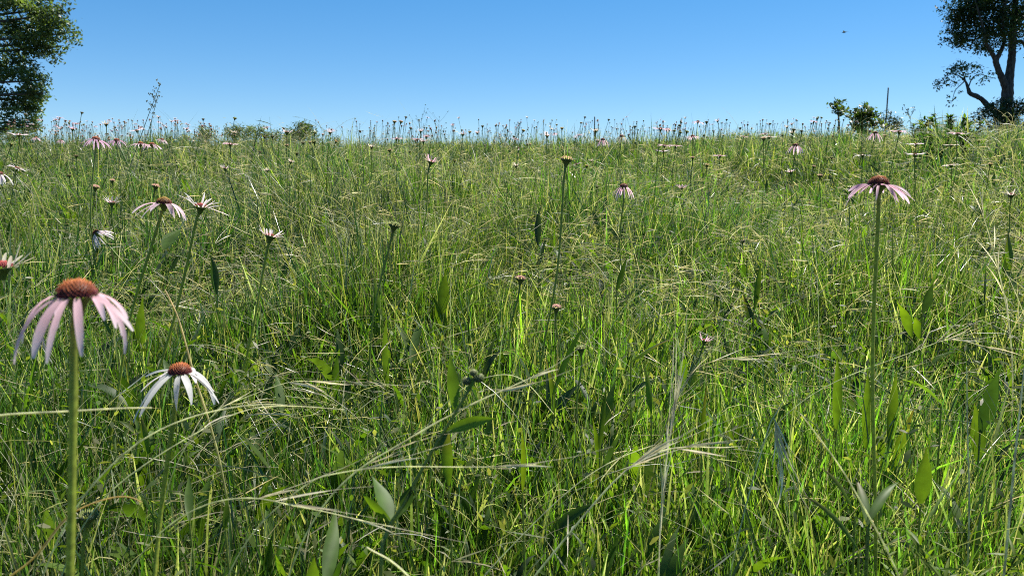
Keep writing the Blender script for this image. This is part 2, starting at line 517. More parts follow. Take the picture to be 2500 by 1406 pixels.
def head_meshes(kind, var):
    """Shared part meshes of one flower head (cone diameter = 1)."""
    key = (kind, var)
    if key in HEADS:
        return HEADS[key]
    r = np.random.default_rng(900 + 31 * 'ABCDEFN'.index(kind[0]) + var)
    parts = []
    c = MB()
    if kind[0] == 'A':
        col = {'p': (PINK, LILAC), 'w': (WHITE, WHITE), 'c': (CREAM, WHITE), 'l': ((0.62, 0.36, 0.5), (0.74, 0.58, 0.7))}[kind[1]]
        top = OLIVE if kind[1] == 'c' else ORANGE
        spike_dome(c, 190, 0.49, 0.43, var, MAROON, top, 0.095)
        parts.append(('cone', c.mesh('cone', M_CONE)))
        k = MB()
        cup(k, var)
        parts.append(('bract_cup', k.mesh('bract_cup', M_STEM)))
        n = int(r.integers(12, 16))
        pm = MB()
        st = r.uniform(1.45, 1.75)
        for q in range(n):
            petal(pm, q / n * 6.283 + r.normal(0, 0.12), r.uniform(1.35, 1.9), st + r.normal(0, 0.1), r.uniform(0.7, 1.1), r.uniform(0.17, 0.24), col[0], np.array(col[1]), r, 0.42, 0.02, 0.8)
        parts.append(('petal_ring', pm.mesh('petal_ring', M_PETAL)))
    elif kind[0] == 'N':   # narrow, petals hanging straight down
        spike_dome(c, 110, 0.5, 0.42, var, MAROON, ORANGE * 0.7, 0.1)
        parts.append(('cone', c.mesh('cone', M_CONE)))
        col = {'p': (PINK, LILAC), 'w': (LILAC, WHITE), 'c': (CREAM, CREAM)}[kind[1]]
        pm = MB()
        for q in range(14):
            petal(pm, q / 14 * 6.283 + r.normal(0, 0.15), r.uniform(1.5, 2.1), r.uniform(1.7, 2.0), r.uniform(0.9, 1.1), 0.2, col[0], np.array(col[1]), r, 0.4, 0.0, 0.45)
        parts.append(('petal_ring', pm.mesh('petal_ring', M_PETAL)))
        k = MB()
        cup(k, var)
        parts.append(('bract_cup', k.mesh('bract_cup', M_STEM)))
    elif kind[0] == 'F':   # flat open star of narrow rays
        spike_dome(c, 90, 0.42, 0.25, var, MAROON, ORANGE * 0.8, 0.09)
        parts.append(('cone', c.mesh('cone', M_CONE)))
        col = {'p': (PINK, LILAC), 'w': (LILAC, WHITE), 'c': (CREAM, WHITE)}[kind[1]]
        pm = MB()
        n = 15
        for q in range(n):
            petal(pm, q / n * 6.283 + r.normal(0, 0.15), r.uniform(1.1, 1.7), r.uniform(1.15, 1.5), r.uniform(0.15, 0.8), 0.17, col[0], np.array(col[1]), r, 0.38, 0.0, 1.0)
        parts.append(('petal_ring', pm.mesh('petal_ring', M_PETAL)))
        k = MB()
        cup(k, var)
        parts.append(('bract_cup', k.mesh('bract_cup', M_STEM)))
    elif kind[0] == 'B':   # young head: rays still short and pointing up and out
        spike_dome(c, 90, 0.42, 0.2, var, np.array((0.18, 0.015, 0.02)), np.array((0.3, 0.03, 0.025)), 0.1)
        parts.append(('cone', c.mesh('cone', M_CONE)))
        k = MB()
        cup(k, var, 0.46, 20, 1.2)
        parts.append(('bract_cup', k.mesh('bract_cup', M_STEM)))
        col = {'p': (PINK, (0.78, 0.52, 0.62)), 'w': ((0.75, 0.62, 0.6), WHITE), 'c': (CREAM, (0.82, 0.76, 0.5))}[kind[1]]
        pm = MB()
        n = int(r.integers(11, 15))
        for q in range(n):
            petal(pm, q / n * 6.283 + r.normal(0, 0.2), r.uniform(0.6, 1.15), r.uniform(0.35, 1.2), r.uniform(-0.3, 0.3), r.uniform(0.11, 0.16), col[0], np.array(col[1]), r, 0.42, 0.0)
        parts.append(('petal_ring', pm.mesh('petal_ring', M_PETAL)))
    else:                  # C: bud, flared cup with a spiky top
        topc = {'o': (np.array((0.3, 0.22, 0.08)), np.array((0.6, 0.36, 0.16))), 'g': (np.array((0.1, 0.14, 0.03)), np.array((0.2, 0.24, 0.06))),
                'p': (np.array((0.35, 0.2, 0.14)), np.array((0.6, 0.3, 0.24))), 'd': (np.array((0.06, 0.05, 0.02)), np.array((0.13, 0.08, 0.035)))}[kind[1]]
        spike_dome(c, 80, 0.46, 0.24, var, topc[0], topc[1], 0.2)
        parts.append(('cone', c.mesh('cone', M_CONE)))
        k = MB()
        cup(k, var, 0.48, 22, 1.1, (0.10, 0.13, 0.035), 0.3)
        if kind[1] != 'd':
            for q in range(16):
                a = q / 16 * 6.283 + r.normal(0, 0.15)
                strips(k, (math.cos(a) * 0.44, math.sin(a) * 0.44, 0.02), r.uniform(0.2, 0.42), a, r.uniform(0.2, 0.9), 0.1, 0.07, 0, 0, [1, 0.9, 0.5, 0.1], 0.0, np.array(CREAM) * r.uniform(0.6, 1.0))
        parts.append(('bract_cup', k.mesh('bract_cup', M_STEM)))
    HEADS[key] = parts
    return parts


def rot_to(z):
    return Vector((0, 0, 1)).rotation_difference(Vector(z)).to_matrix()


FLOWERS = []


def coneflower(head, size, kind, var, label, group, lean=(0.0, 0.0), nod=None, spin=0.0, petals=None, thick=1.0, sides=6):
    """head: world point of the cone base; size: cone diameter; lean: horizontal drift per metre of stem just under the head."""
    head = np.asarray(head, float)
    h0 = head[2] - ground(head[0], head[1])
    k = 0.72 if size * FPX / project(head)[2] < 30 else 0.97
    bx, by = head[0] - lean[0] * h0 * k, head[1] - lean[1] * h0 * k
    bz = float(ground(bx, by)) - 0.01
    root = thing('coneflower', (bx, by, bz), label, 'flower', group)
    H = head - np.array([bx, by, bz])
    tip = np.array([lean[0], lean[1], 1.0])
    tip /= np.linalg.norm(tip)
    neck = H - tip * size * 0.5
    r0 = (0.098 if sides > 6 else 0.085) * size * thick
    mb = MB()
    seg = 3 if sides < 6 else 5
    jit = np.random.default_rng(abs(int(head[0] * 977 + head[1] * 431)) + 5).normal(0, 0.011 * np.clip(project(head)[2] / 3, 0.2, 1), 3) * np.array([1, 1, 0])
    pts = [np.zeros(3), H * 0.33 - np.array([lean[0], lean[1], 0]) * h0 * 0.28 * (1 - k) + jit, H * 0.66 - np.array([lean[0], lean[1], 0]) * h0 * 0.22 * (1 - k) - jit, neck - tip * size * 1.2, neck]
    sg = STEMG * (1.35, 1.25, 0.8) if k > 0.9 else STEMG
    tube(mb, pts, [r0 * 0.85, r0 * 0.85, r0 * 0.9, r0 * 0.95, r0 * 1.05], [sg * 0.8, sg, sg * 1.05, sg * 0.9, sg * 0.8], sides, seg, 0.05 if sides > 6 else 0)
    mb.build('stem', M_STEM, root)
    up = nod if nod is not None else tip
    mat = Matrix.Translation(Vector(H)) @ (rot_to(up) @ Matrix.Rotation(spin, 3, 'Z')).to_4x4() @ Matrix.Scale(size, 4)
    for nm, me in head_meshes(kind, var):
        if nm == 'petal_ring' and petals is not None:
            continue
        o = link(nm, me, root)
        o.matrix_local = mat
    if petals is not None:
        r = np.random.default_rng(77 + var)
        for (az, L, t0, bend, w, rc, tc, pw, tw) in petals:
            pm = MB()
            petal(pm, az, L, t0, bend, w, rc, np.array(tc), r, 0.43, 0.02, pw, tw)
            o = pm.build('petal', M_PETAL, root)
            o.matrix_local = mat
    FLOWERS.append(root)
    return root


def flower_px(px, py, w, kind, label, group=None, stem=None, var=0, cone=0.026, nod=None, petals=None, spin=0.0, thick=1.0, d=None):
    """Flower whose cone base is seen at (px, py) with the cone w pixels wide; stem: a lower point of its stalk in the photo."""
    if d is None:
        d = cone * FPX / w
        for _ in range(40):      # keep the stalk height natural
            p = P(px, py, d)
            h = p[2] - ground(p[0], p[1])
            if h > 1.02:
                d *= 1.03
            elif h < 0.36:
                d *= 0.97
            else:
                break
    p = P(px, py, d)
    size = w * d / FPX
    if size > 0.034:
        size = 0.034
    lean = np.array([0.0, 0.0])
    if stem is not None:
        q = P(stem[0], stem[1], d)
        lean[0] = (p[0] - q[0]) / max(p[2] - q[2], 0.02)
    else:
        lean[0] = RNG.normal(0, 0.08)
    lean[1] = RNG.normal(0, 0.05) if w < 30 or stem is None else math.tan(PITCH)
    near = w > 18
    return coneflower(p, size, kind, var, label, group, lean, nod, spin, petals, thick, 8 if near else 5)


GRP = 'coneflowers standing in the meadow'


def ring(n, seed, L, t0, bend, w, rc, tc, pw=0.8, jl=0.15, jt=0.15, jb=0.2):
    r = np.random.default_rng(seed)
    return [(q / n * 6.283 + r.normal(0, 0.12), L * (1 + r.normal(0, jl)), t0 + r.normal(0, jt), bend + r.normal(0, jb), w * (1 + r.normal(0, 0.2)), rc, np.clip(np.array(tc) * r.uniform(0.86, 1.06), 0, 0.9), pw, r.normal(0, 0.9)) for q in range(n)]


# nearest ones, each petal its own part
flower_px(188, 722, 92, 'Ap', 'large blurred coneflower with long drooping lilac petals and a domed rust cone', GRP, (160, 1300), 1, 0.030,
          petals=ring(14, 5, 1.7, 1.85, 1.15, 0.2, PINK, LILAC, 0.7), nod=(0.03, -0.06, 1), thick=1.15)
flower_px(439, 910, 55, 'Aw', 'white petalled coneflower with a small rust dome below the large lilac one', GRP, (400, 1200), 2, 0.030,
          petals=ring(13, 8, 1.8, 1.85, 0.8, 0.29, WHITE, WHITE, 0.7), nod=(0.05, -0.05, 1), thick=1.1)
flower_px(2145, 452, 50, 'Al', 'tall straight coneflower with a skirt of pink petals and an orange cone', GRP, (2140, 800), 3, 0.030,
          petals=ring(19, 12, 1.3, 1.75, 0.55, 0.16, (0.7, 0.42, 0.52), (0.85, 0.68, 0.75), 0.9), nod=(0.02, -0.03, 1), thick=1.0)
flower_px(400, 497, 35, 'Ac', 'coneflower with an olive cone and pale pink petals spread wide on a slanting stem', GRP, (372, 600), 4, 0.029,
          petals=ring(13, 15, 1.6, 1.7, 0.7, 0.2, (0.75, 0.55, 0.6), (0.84, 0.74, 0.76), 0.8), nod=(0.08, -0.05, 1))
flower_px(490, 505, 34, 'Bw', 'dark red young coneflower with white petals raking upward beside the olive coned one', GRP, (452, 640), 5, 0.028,
          petals=ring(13, 18, 1.25, 0.95, 0.25, 0.15, (0.8, 0.7, 0.68), WHITE, 1.0, 0.2, 0.3), nod=(0.25, -0.1, 1))
flower_px(4, 652, 58, 'Bc', 'blurred orange young coneflower cut by the photo edge above the large lilac one', GRP, (-40, 790), 6, 0.030, nod=(0.1, -0.1, 1))

HAND = [
    # px, py, cone width, kind, stem point, label
    (660, 578, 32, 'Bw', (620, 760), 'red centred young coneflower with a crown of short white rays on a curved stem'),
    (962, 552, 30, 'Cg', (922, 720), 'green headed coneflower bud with pinkish tufts on a strongly leaning stem'),
    (1052, 396, 23, 'Bp', (1010, 560), 'shuttlecock shaped coneflower with upright pink rays on a long sloping stem'),
    (1383, 392, 30, 'Co', (1362, 560), 'orange topped flared coneflower bud standing tall in the middle of the slope'),
    (1271, 682, 26, 'Cp', (1248, 860), 'salmon topped coneflower bud in the middle of the grass'),
    (1358, 752, 26, 'Cp', (1355, 900), 'short salmon coneflower bud just beside and below the taller salmon bud'),
    (1720, 832, 24, 'Bp', (1708, 880), 'small crimson coneflower low in the grass with a few pink rays'),
    (1418, 852, 26, 'Cg', (1422, 930), 'pale green coneflower bud low in the grass'),
    (1523, 456, 24, 'Np', (1523, 560), 'small pink coneflower with petals hanging straight down, low on the slope'),
    (1518, 334, 17, 'Nc', (1508, 440), 'coneflower with long creamy petals hanging under a dark cone at the crest'),
    (1942, 356, 20, 'Np', (1942, 450), 'pink coneflower with petals folded down like a bell below the shrubs'),
    (2137, 326, 18, 'Np', (2125, 430), 'pink coneflower left of the flat pink one, below the shrub with the pole'),
    (2196, 322, 20, 'Fp', (2188, 440), 'flat spreading pink coneflower on a tall stem below the shrub with the pole'),
    (2160, 332, 12, 'Cp', (2166, 430), 'small pinkish bud on a stalk between the two tall pink coneflowers'),
    (2234, 378, 20, 'Fw', (2232, 460), 'flat white rayed coneflower with an orange centre on the right slope'),
    (2322, 404, 18, 'Fc', (2326, 480), 'flat cream coneflower with a pale centre right of the white rayed one'),
    (2106, 380, 18, 'Fc', (2106, 440), 'pale washed out flat coneflower left of the white rayed one'),
    (2338, 327, 18, 'Fp', (2335, 400), 'flat rose coneflower among the leafy weeds near the dark tree'),
    (2236, 353, 18, 'Fw', (2240, 420), 'pale flat coneflower just above the white rayed one'),
    (2322, 355, 16, 'Fc', (2324, 430), 'cream flat coneflower under the rose one near the leafy weeds'),
    (2001, 430, 20, 'Cp', (1998, 600), 'pinkish coneflower bud on a straight stalk left of the tall pink skirted flower'),
    (2418, 402, 18, 'Co', (2408, 500), 'ochre coneflower bud on a leaning stalk on the right slope'),
    (2470, 476, 22, 'Bc', (2473, 580), 'tan rayed young coneflower near the right edge'),
    (2078, 460, 22, 'Cg', (2068, 540), 'ochre green bud tucked behind the petals of the tall pink skirted flower'),
    (1934, 325, 15, 'Bc', (1934, 400), 'pale orange coneflower with upright rays at the right crest'),
    (1957, 321, 13, 'Cd', (1950, 400), 'dark bud on a thick stalk right of the pale orange coneflower'),
    (562, 353, 18, 'Fp', (560, 430), 'small pink spreading coneflower in front of the low broad bush'),
    (371, 354, 20, 'Ap', (371, 450), 'pink drooping coneflower with a dark cone under the tall dry weed'),
    (343, 352, 20, 'Ap', (340, 440), 'darker pink coneflower touching the pink one under the tall dry weed'),
    (285, 344, 20, 'Al', (283, 430), 'lilac coneflower with petals swept to the right, under the white crowned one'),
    (234, 342, 24, 'Al', (230, 440), 'widest lilac pink coneflower of the row by the big leafy tree'),
    (259, 304, 18, 'Bc', (258, 345), 'cream coneflower with rays standing up like a crown against the sky'),
    (200, 276, 12, 'Cd', (190, 310), 'dark bud nodding on a hooked stalk high against the sky'),
    (177, 316, 16, 'Bp', (176, 350), 'red coneflower with one white ray near the big leafy tree'),
    (46, 330, 20, 'Fw', (44, 420), 'flat white coneflower spread below the big leafy tree'),
    (28, 352, 19, 'Cg', (5, 400), 'large greenish bud with tan tufts at the far left of the slope'),
    (63, 281, 14, 'Cd', (54, 320), 'dark bud against the leaves of the big tree'),
    (496, 292, 11, 'Cd', (494, 330), 'lone thin bud above the low broad bush, right of the tall dry weed'),
    (273, 496, 24, 'Bw', (272, 560), 'small red coneflower with white rays opening upward, left of the olive coned one'),
    (236, 570, 24, 'Nw', (250, 548), 'nodding coneflower with narrow white and grey petals above the large lilac one'),
    (233, 458, 22, 'Cp', (222, 520), 'pale tufted bud on a sloping stalk left of the olive coned flower'),
    (274, 442, 20, 'Cp', (270, 520), 'orange bud above the small red coneflower with white rays'),
    (380, 456, 22, 'Cp', (372, 490), 'peach bud just behind the olive coned flower'),
    (550, 412, 18, 'Bw', (540, 520), 'whitish tufted bud on a tall stalk right of the olive coned flower'),
    (-2, 426, 22, 'Nw', (6, 520), 'pale petal skirt cut by the photo edge on the left slope'),
    (42, 411, 20, 'Fw', (25, 450), 'white starry coneflower near the left edge'),
    (169, 430, 15, 'Cd', (168, 500), 'brown withered coneflower bud on the left slope'),
    (186, 382, 16, 'Cd', (186, 450), 'dark brown bud on a straight stalk below the row of lilac coneflowers'),
    (857, 484, 17, 'Cg', (842, 545), 'olive bud on a curved stalk left of the shuttlecock coneflower'),
    (665, 334, 14, 'Cd', (662, 400), 'dark bud in front of the gap between the two bushes'),
    (700, 356, 15, 'Cp', (698, 430), 'pink tipped bud below the round bush'),
    (740, 350, 14, 'Cd', (738, 430), 'brownish bud right of the pink tipped one below the round bush'),
    (757, 348, 12, 'Cp', (754, 430), 'slim reddish bud beside the brownish one below the round bush'),
    (769, 325, 14, 'Cg', (760, 400), 'greenish bud against the right side of the round bush'),
    (806, 324, 16, 'Bw', (802, 400), 'whitish young coneflower right of the round bush'),
    (820, 346, 14, 'Co', (810, 370), 'slanting orange bud right of the round bush'),
    (710, 395, 18, 'Bc', (692, 450), 'cream tufted bud on a slanting stalk under the round bush'),
    (653, 417, 18, 'Bc', (655, 470), 'cream rayed bud low under the gap between the bushes'),
    (772, 413, 14, 'Cd', (770, 470), 'brown bud left of the droopy cream one under the round bush'),
    (808, 412, 15, 'Cg', (804, 480), 'olive bud with a torn white ray right of the brown one'),
    (634, 372, 14, 'Cd', (632, 420), 'dark stubby bud in front of the low broad bush'),
    (907, 359, 17, 'Bc', (910, 430), 'tan orange coneflower with stubby rays on the middle slope'),
    (963, 298, 16, 'Cp', (956, 340), 'left one of a pair of thick stemmed pink buds against the sky'),
    (979, 298, 16, 'Cp', (970, 335), 'right one of a pair of thick stemmed pink buds against the sky'),
    (991, 287, 11, 'Cd', (980, 330), 'small dark bud rising behind the pair of pink buds'),
    (968, 339, 15, 'Fp', (967, 380), 'small pale pink coneflower spread flat under the pair of pink buds'),
    (1019, 341, 15, 'Fp', (1018, 380), 'deep pink coneflower at the crest right of the pair of pink buds'),
    (1027, 321, 14, 'Bw', (1024, 370), 'white tufted young coneflower at the crest left of the rosy red one'),
    (1041, 334, 14, 'Bp', (1038, 375), 'rosy red young coneflower right above the shuttlecock one'),
    (1110, 392, 17, 'Cg', (1100, 430), 'tan tufted bud on a bent stalk right of the shuttlecock coneflower'),
    (1130, 329, 16, 'Bw', (1128, 370), 'pale thick headed young coneflower at the crest with a flared neck'),
    (1147, 323, 13, 'Co', (1146, 380), 'ochre bud on a straight stalk between two pale young coneflowers'),
    (1165, 325, 14, 'Bw', (1163, 380), 'white young coneflower right of the ochre bud at the crest'),
    (1178, 309, 12, 'Cd', (1177, 350), 'dark flared bud above the white young coneflower at the crest'),
    (1336, 332, 18, 'Bw', (1328, 430), 'ragged white young coneflower on a long stalk left of the orange topped bud'),
    (1372, 314, 14, 'Co', (1371, 370), 'orange bud at the crest right above the tall orange topped one'),
    (1455, 320, 16, 'Bc', (1454, 420), 'cream headed coneflower in front of the thin wooden post'),
    (1428, 287, 10, 'Cd', (1420, 325), 'tall thin bud against the sky left of the thin wooden post'),
    (1486, 293, 10, 'Cd', (1478, 325), 'thin leaning bud against the sky right of the thin wooden post'),
    (1550, 310, 13, 'Cd', (1549, 350), 'dark flared bud right of the creamy petalled coneflower'),
    (1472, 342, 16, 'Np', (1472, 380), 'small pink coneflower with hanging petals behind the cream headed one'),
    (1634, 318, 12, 'Cg', (1628, 360), 'greenish bud at the left of a row of leaning buds at the crest'),
    (1646, 320, 13, 'Cg', (1638, 355), 'leaning green bud, second of the row of leaning buds at the crest'),
    (1661, 324, 13, 'Cg', (1650, 355), 'strongly leaning green bud, third of the row of leaning buds at the crest'),
    (1677, 322, 13, 'Cg', (1664, 352), 'most slanted green bud closing the row of leaning buds at the crest'),
    (1622, 356, 17, 'Fp', (1620, 410), 'ragged pink coneflower just below the row of leaning buds'),
    (1619, 370, 16, 'Fw', (1622, 420), 'pale coneflower with drooping white rays under the ragged pink one'),
    (1650, 357, 15, 'Fp', (1648, 400), 'dark centred pale pink coneflower right of the ragged pink one'),
    (1691, 334, 15, 'Ap', (1690, 380), 'small rosy coneflower at the crest right of the leaning buds'),
    (1691, 386, 17, 'Cp', (1690, 480), 'tan tufted bud on a thin straight stalk below the small rosy coneflower'),
    (1726, 404, 17, 'Co', (1722, 490), 'brick orange bud with one curled ray on the slope'),
    (1758, 381, 16, 'Fp', (1757, 420), 'flat mauve coneflower right of the brick orange bud'),
    (1704, 298, 13, 'Ap', (1700, 330), 'rose coneflower with folded petals standing against the sky'),
    (1725, 299, 14, 'Cd', (1722, 360), 'biggest dark round head against the sky, right of the rose one'),
    (1752, 296, 12, 'Bw', (1758, 325), 'white tufted head against the sky on a stalk leaning left'),
    (1774, 293, 9, 'Cd', (1768, 325), 'thin bud against the sky right of the white tufted head'),
    (1878, 335, 16, 'Fc', (1876, 400), 'cream star shaped coneflower at the right crest'),
    (1432, 406, 15, 'Co', (1422, 450), 'small rust bud on a curved stalk right of the tall orange topped one'),
    (1458, 457, 17, 'Cd', (1452, 520), 'dark club shaped bud on a stalk left of the hanging pink coneflower'),
    (1663, 460, 20, 'Bp', (1660, 510), 'pale pink half open coneflower with ragged rays on the middle slope'),
    (1813, 590, 20, 'Cd', (1812, 640), 'dim brown bud low in the grass on the right slope'),
    (1880, 303, 11, 'Cd', (1877, 335), 'highest dark bud of the right crest'),
    (1807, 314, 12, 'Cd', (1806, 345), 'dark flared bud of the right crest, left of the highest one'),
    (2030, 385, 14, 'Cg', (2030, 430), 'small green bud below the washed out flat coneflower'),
    (2390, 345, 13, 'Cg', (2388, 420), 'green bud below the dark tree on the right slope'),
    (215, 1262, 46, 'Cg', (196, 1380), 'blurred straw tufted bud low down beside the stem of the large lilac flower'),
]
for i, (px, py, w, kind, st, lab) in enumerate(HAND):
    w = w * (0.95 if w >= 26 else 0.8 if w > 20 else 0.66 if kind[0] in 'AFN' else 0.62)
    flower_px(px, py, w, kind, lab, GRP, st, i % 4, spin=RNG.uniform(0, 6.28), cone=0.026 if w < 40 else 0.03)

# more distant heads along the crest and over the slope
SKYLABEL = {
    'L': 'tiny coneflower head on a thin stalk against the sky, left of the low broad bush',
    'M': 'tiny coneflower head on a thin stalk against the sky, between round bush and thin post',
    'N': 'tiny coneflower head on a thin stalk against the sky, between thin post and pole',
    'R': 'tiny coneflower head on a thin stalk against the sky, near the dark tree'}
SLOPELABEL = {
    'L': 'small coneflower bud half lost in the grass of the slope below the bushes',
    'M': 'small coneflower bud half lost in the grass of the slope below the thin post',
    'N': 'small coneflower bud half lost in the grass of the slope left of the pole',
    'R': 'small coneflower bud half lost in the grass of the slope below the dark tree'}
fr = np.random.default_rng(61)
need = 298 - len(FLOWERS)
while need > 0:
    if fr.random() < 0.84:
        px = fr.uniform(820, 2060) if fr.random() < 0.66 else fr.uniform(60, 500)
        d = fr.uniform(6.0, 15.5)
    else:
        px, d = fr.uniform(20, 2480), fr.uniform(2.8, 8.0)
    px += 30 * math.sin(px * 0.021) + 16 * math.sin(px * 0.057 + 1)
    p = P(px, 400, d)
    h = fr.uniform(0.42, 0.74)
    p[2] = ground(p[0], p[1]) + h
    qx, qy, _ = project(p)
    crest = np.interp(px, [0, 400, 830, 1330, 1600, 1900, 2500], [335, 335, 347, 347, 338, 320, 318])
    sky = qy < crest
    if qy < 286 or (sky and qy < crest - 34 and fr.random() < 0.6):
        continue
    if not sky and (qy > 470 or fr.random() < 0.3):
        continue
    kind = fr.choice(['Cd', 'Cg', 'Co', 'Cp', 'Bw', 'Bc', 'Fp', 'Ap'], p=[.26, .16, .09, .08, .13, .08, .11, .09])
    if px < 500 and fr.random() < 0.6:
        kind = fr.choice(['Fp', 'Ap', 'Fw', 'Bw'])
    z = 'L' if px < 690 else 'M' if px < 1450 else 'N' if px < 2160 else 'R'
    coneflower(p, fr.uniform(0.019, 0.025), str(kind), int(fr.integers(0, 4)), (SKYLABEL if sky else SLOPELABEL)[z],
               ('distant coneflower heads above the crest ' if sky else 'small coneflower buds on the slope ') + {'L': 'by the bushes', 'M': 'in the middle', 'N': 'by the post', 'R': 'by the tree'}[z],
               (fr.normal(0.08, 0.2), fr.normal(0, 0.12)), None, fr.uniform(0, 6.28), None, 0.95, 4)
    need -= 1

# the smallest, farthest heads beyond the ones built singly
far = MB()
er = np.random.default_rng(88)
m = 0
while m < 680:
    if m % 7 == 0 or er.random() < 0.15:
        cx_ = er.uniform(830, 2080) if er.random() < 0.52 else er.uniform(30, 520) if er.random() < 0.65 else er.uniform(20, 2480)
        cd_, ch_ = er.uniform(8.5, 17.0), er.uniform(0.34, 0.64)
    px = cx_ + er.normal(0, 22)
    p = P(px, 400, cd_ + er.normal(0, 0.5))
    hh = max(0.3, ch_ + er.normal(0, 0.07))
    g0 = float(ground(p[0], p[1]))
    if project((p[0], p[1], g0 + hh))[1] < 292:
        continue
    top = np.array([p[0], p[1], g0 + hh])
    le = np.array([er.normal(0.04, 0.12), er.normal(0, 0.08), 0])
    sz = er.uniform(0.018, 0.027)
    tube(far, [np.array([p[0], p[1], g0]) - le, (top + np.array([p[0], p[1], g0]) - le * 0.6) / 2, top], [sz * 0.09, sz * 0.09, sz * 0.12], STEMG, 4, 2)
    k = er.random()
    top_c = MAROON * 1.5 if k < 0.5 else ORANGE if k < 0.75 else np.array((0.12, 0.15, 0.04))
    tube(far, [top - np.array([0, 0, sz * 0.6]), top, top + np.array([0, 0, sz * 0.25]), top + np.array([0, 0, sz * 0.5])], [sz * 0.15, sz * 0.45, sz * 0.42, sz * 0.1], [STEMG * 0.6, STEMG * 0.7, top_c, top_c], 6, 2)
    if er.random() < (0.45 if 830 < px < 2080 else 0.75):
        q = 9
        strips(far, np.tile(top, (q, 1)), sz * er.uniform(0.7, 1.6, q), er.uniform(0, 6.28, q), er.uniform(0.6, 2.0) + er.normal(0, 0.2, q), er.uniform(0, 0.8), sz * 0.2, er.normal(0, 0.3, q), 0.2, [0.8, 1, 0.8, 0.3], 0.0,
               np.array((PINK, LILAC, WHITE, CREAM)[int(er.integers(0, 4))]))
    m += 1
tag(far.build('distant_coneflowers', M_CONE), 'countless minute coneflower heads fringing the far grass of the crest', 'flowers', kind='stuff')

# ------------------------------------------------------------------ single grass stalks one can follow
def stalk_px(pts, d, r, label, cols=((0.46, 0.56, 0.22), (0.85, 0.82, 0.58)), spike=None, d2=None, group='pale grass stalks arching near the viewer'):
    d2 = d2 or d
    ds = np.linspace(d, d2, len(pts))
    W = [P(a, b, q) for (a, b), q in zip(pts, ds)]
    if W[0][2] > ground(W[0][0], W[0][1]) + 0.02:      # carry the stalk down to the soil
        v = W[0] - W[1]
        v = v / np.linalg.norm(v)
        f, tail = W[0].copy(), []
        while f[2] > ground(f[0], f[1]) - 0.01 and len(tail) < 90:
            v[2] -= 0.17
            v = v / np.linalg.norm(v)
            f = f + v * 0.02
            tail.append(f.copy())
        W = tail[::-1][::4] + W
    base = np.array(W[0])
    root = thing('grass_stalk', base, label, 'grass stalk', group)
    L = catmull([w - base for w in W], 6)
    for _ in range(14):
        L[1:-1] = 0.25 * L[:-2] + 0.5 * L[1:-1] + 0.25 * L[2:]
    mb = MB()
    tube(mb, L, [r * 0.72, r * 0.66, r * 0.55, r * 0.3], np.array(cols), 5, 1)
    mb.build('stem', M_STALK, root)
    if spike:
        c = L
        i0 = int(len(c) * spike[0])
        sm = MB()
        rr = np.random.default_rng(int(pts[0][0]) + 3)
        for q in range(spike[1]):
            i = int(rr.integers(i0, len(c) - 1))
            t = c[min(i + 1, len(c) - 1)] - c[i]
            ph = math.atan2(t[1], t[0]) + rr.normal(0, 0.25)
            tilt = math.acos(np.clip(t[2] / np.linalg.norm(t), -1, 1)) + rr.normal(0, 0.16)
            strips(sm, c[i], rr.uniform(0.03, 0.07) * spike[2], ph, tilt, rr.normal(0.1, 0.2), rr.uniform(0.0018, 0.0034) * spike[2] ** 0.5, rr.uniform(0, 3.1), 0.4, [0.3, 0.9, 1.0, 0.6, 0.1], 0.3,
                   np.array(STRAWS[int(rr.integers(0, 2))]) * rr.uniform(0.9, 1.3))
            strips(sm, c[i], rr.uniform(0.08, 0.16) * spike[2], ph, tilt, rr.normal(0.1, 0.3), 0.0008, 0, 0.4, [1, 0.8, 0.5, 0.2], 0.0, STRAWS[1])
        sm.build('seed_head', M_STALK, root)
    return root


stalk_px([(175, 1250), (255, 1150), (360, 1060), (500, 1005), (640, 985), (700, 990)], 0.85, 0.0017, 'yellow green arching stalk crossing behind the stem of the white coneflower')
stalk_px([(262, 1205), (330, 1150), (420, 1090), (530, 1030), (640, 985), (840, 1000)], 0.95, 0.0014, 'thinner arching stalk running just under the yellow green one')
stalk_px([(-60, 1030), (0, 1013), (70, 1008), (170, 1004), (290, 996), (370, 995)], 0.7, 0.0018, 'level straw stalk passing behind the stem of the large lilac coneflower')
stalk_px([(20, 1406), (80, 1370), (140, 1285), (190, 1240), (300, 1205), (345, 1225)], 0.8, 0.0018, 'ochre bent stalk at the foot of the large lilac coneflower', ((0.5, 0.46, 0.14), (0.62, 0.46, 0.18)))
stalk_px([(1310, 1400), (1400, 1290), (1500, 1170), (1580, 1110), (1660, 1090), (1750, 1092)], 0.95, 0.0021, 'thick yellow green stalk bowing over to a pale seed tip', spike=(0.72, 9, 1.1))
stalk_px([(1180, 1406), (1290, 1290), (1400, 1185), (1500, 1120), (1600, 1085)], 1.05, 0.0013, 'thin stalk running along the left of the thick bowing one')
stalk_px([(1608, 1400), (1612, 1270), (1622, 1150), (1636, 1060), (1648, 990)], 1.0, 0.0021, 'upright pale grass bundle crossed by the thick bowing stalk', spike=(0.5, 14, 1.1))
stalk_px([(1795, 1340), (1822, 1230), (1850, 1130), (1878, 1040), (1890, 1012), (1896, 1060), (1912, 1150)], 1.05, 0.0016, 'stalk bent over sharply with its seed head hanging down', spike=(0.75, 16, 1.0))
stalk_px([(2195, 1406), (2150, 1310), (2110, 1240), (2060, 1150), (2005, 1075), (1955, 1010)], 0.95, 0.0020, 'straight pale stalk leaning left from the lower right corner')
stalk_px([(880, 1140), (960, 1095), (1030, 1052), (1150, 985), (1260, 940), (1350, 895)], 0.85, 0.0016, 'long straw stalk pointing up to the right above the milkweed', spike=(0.5, 5, 1.1))
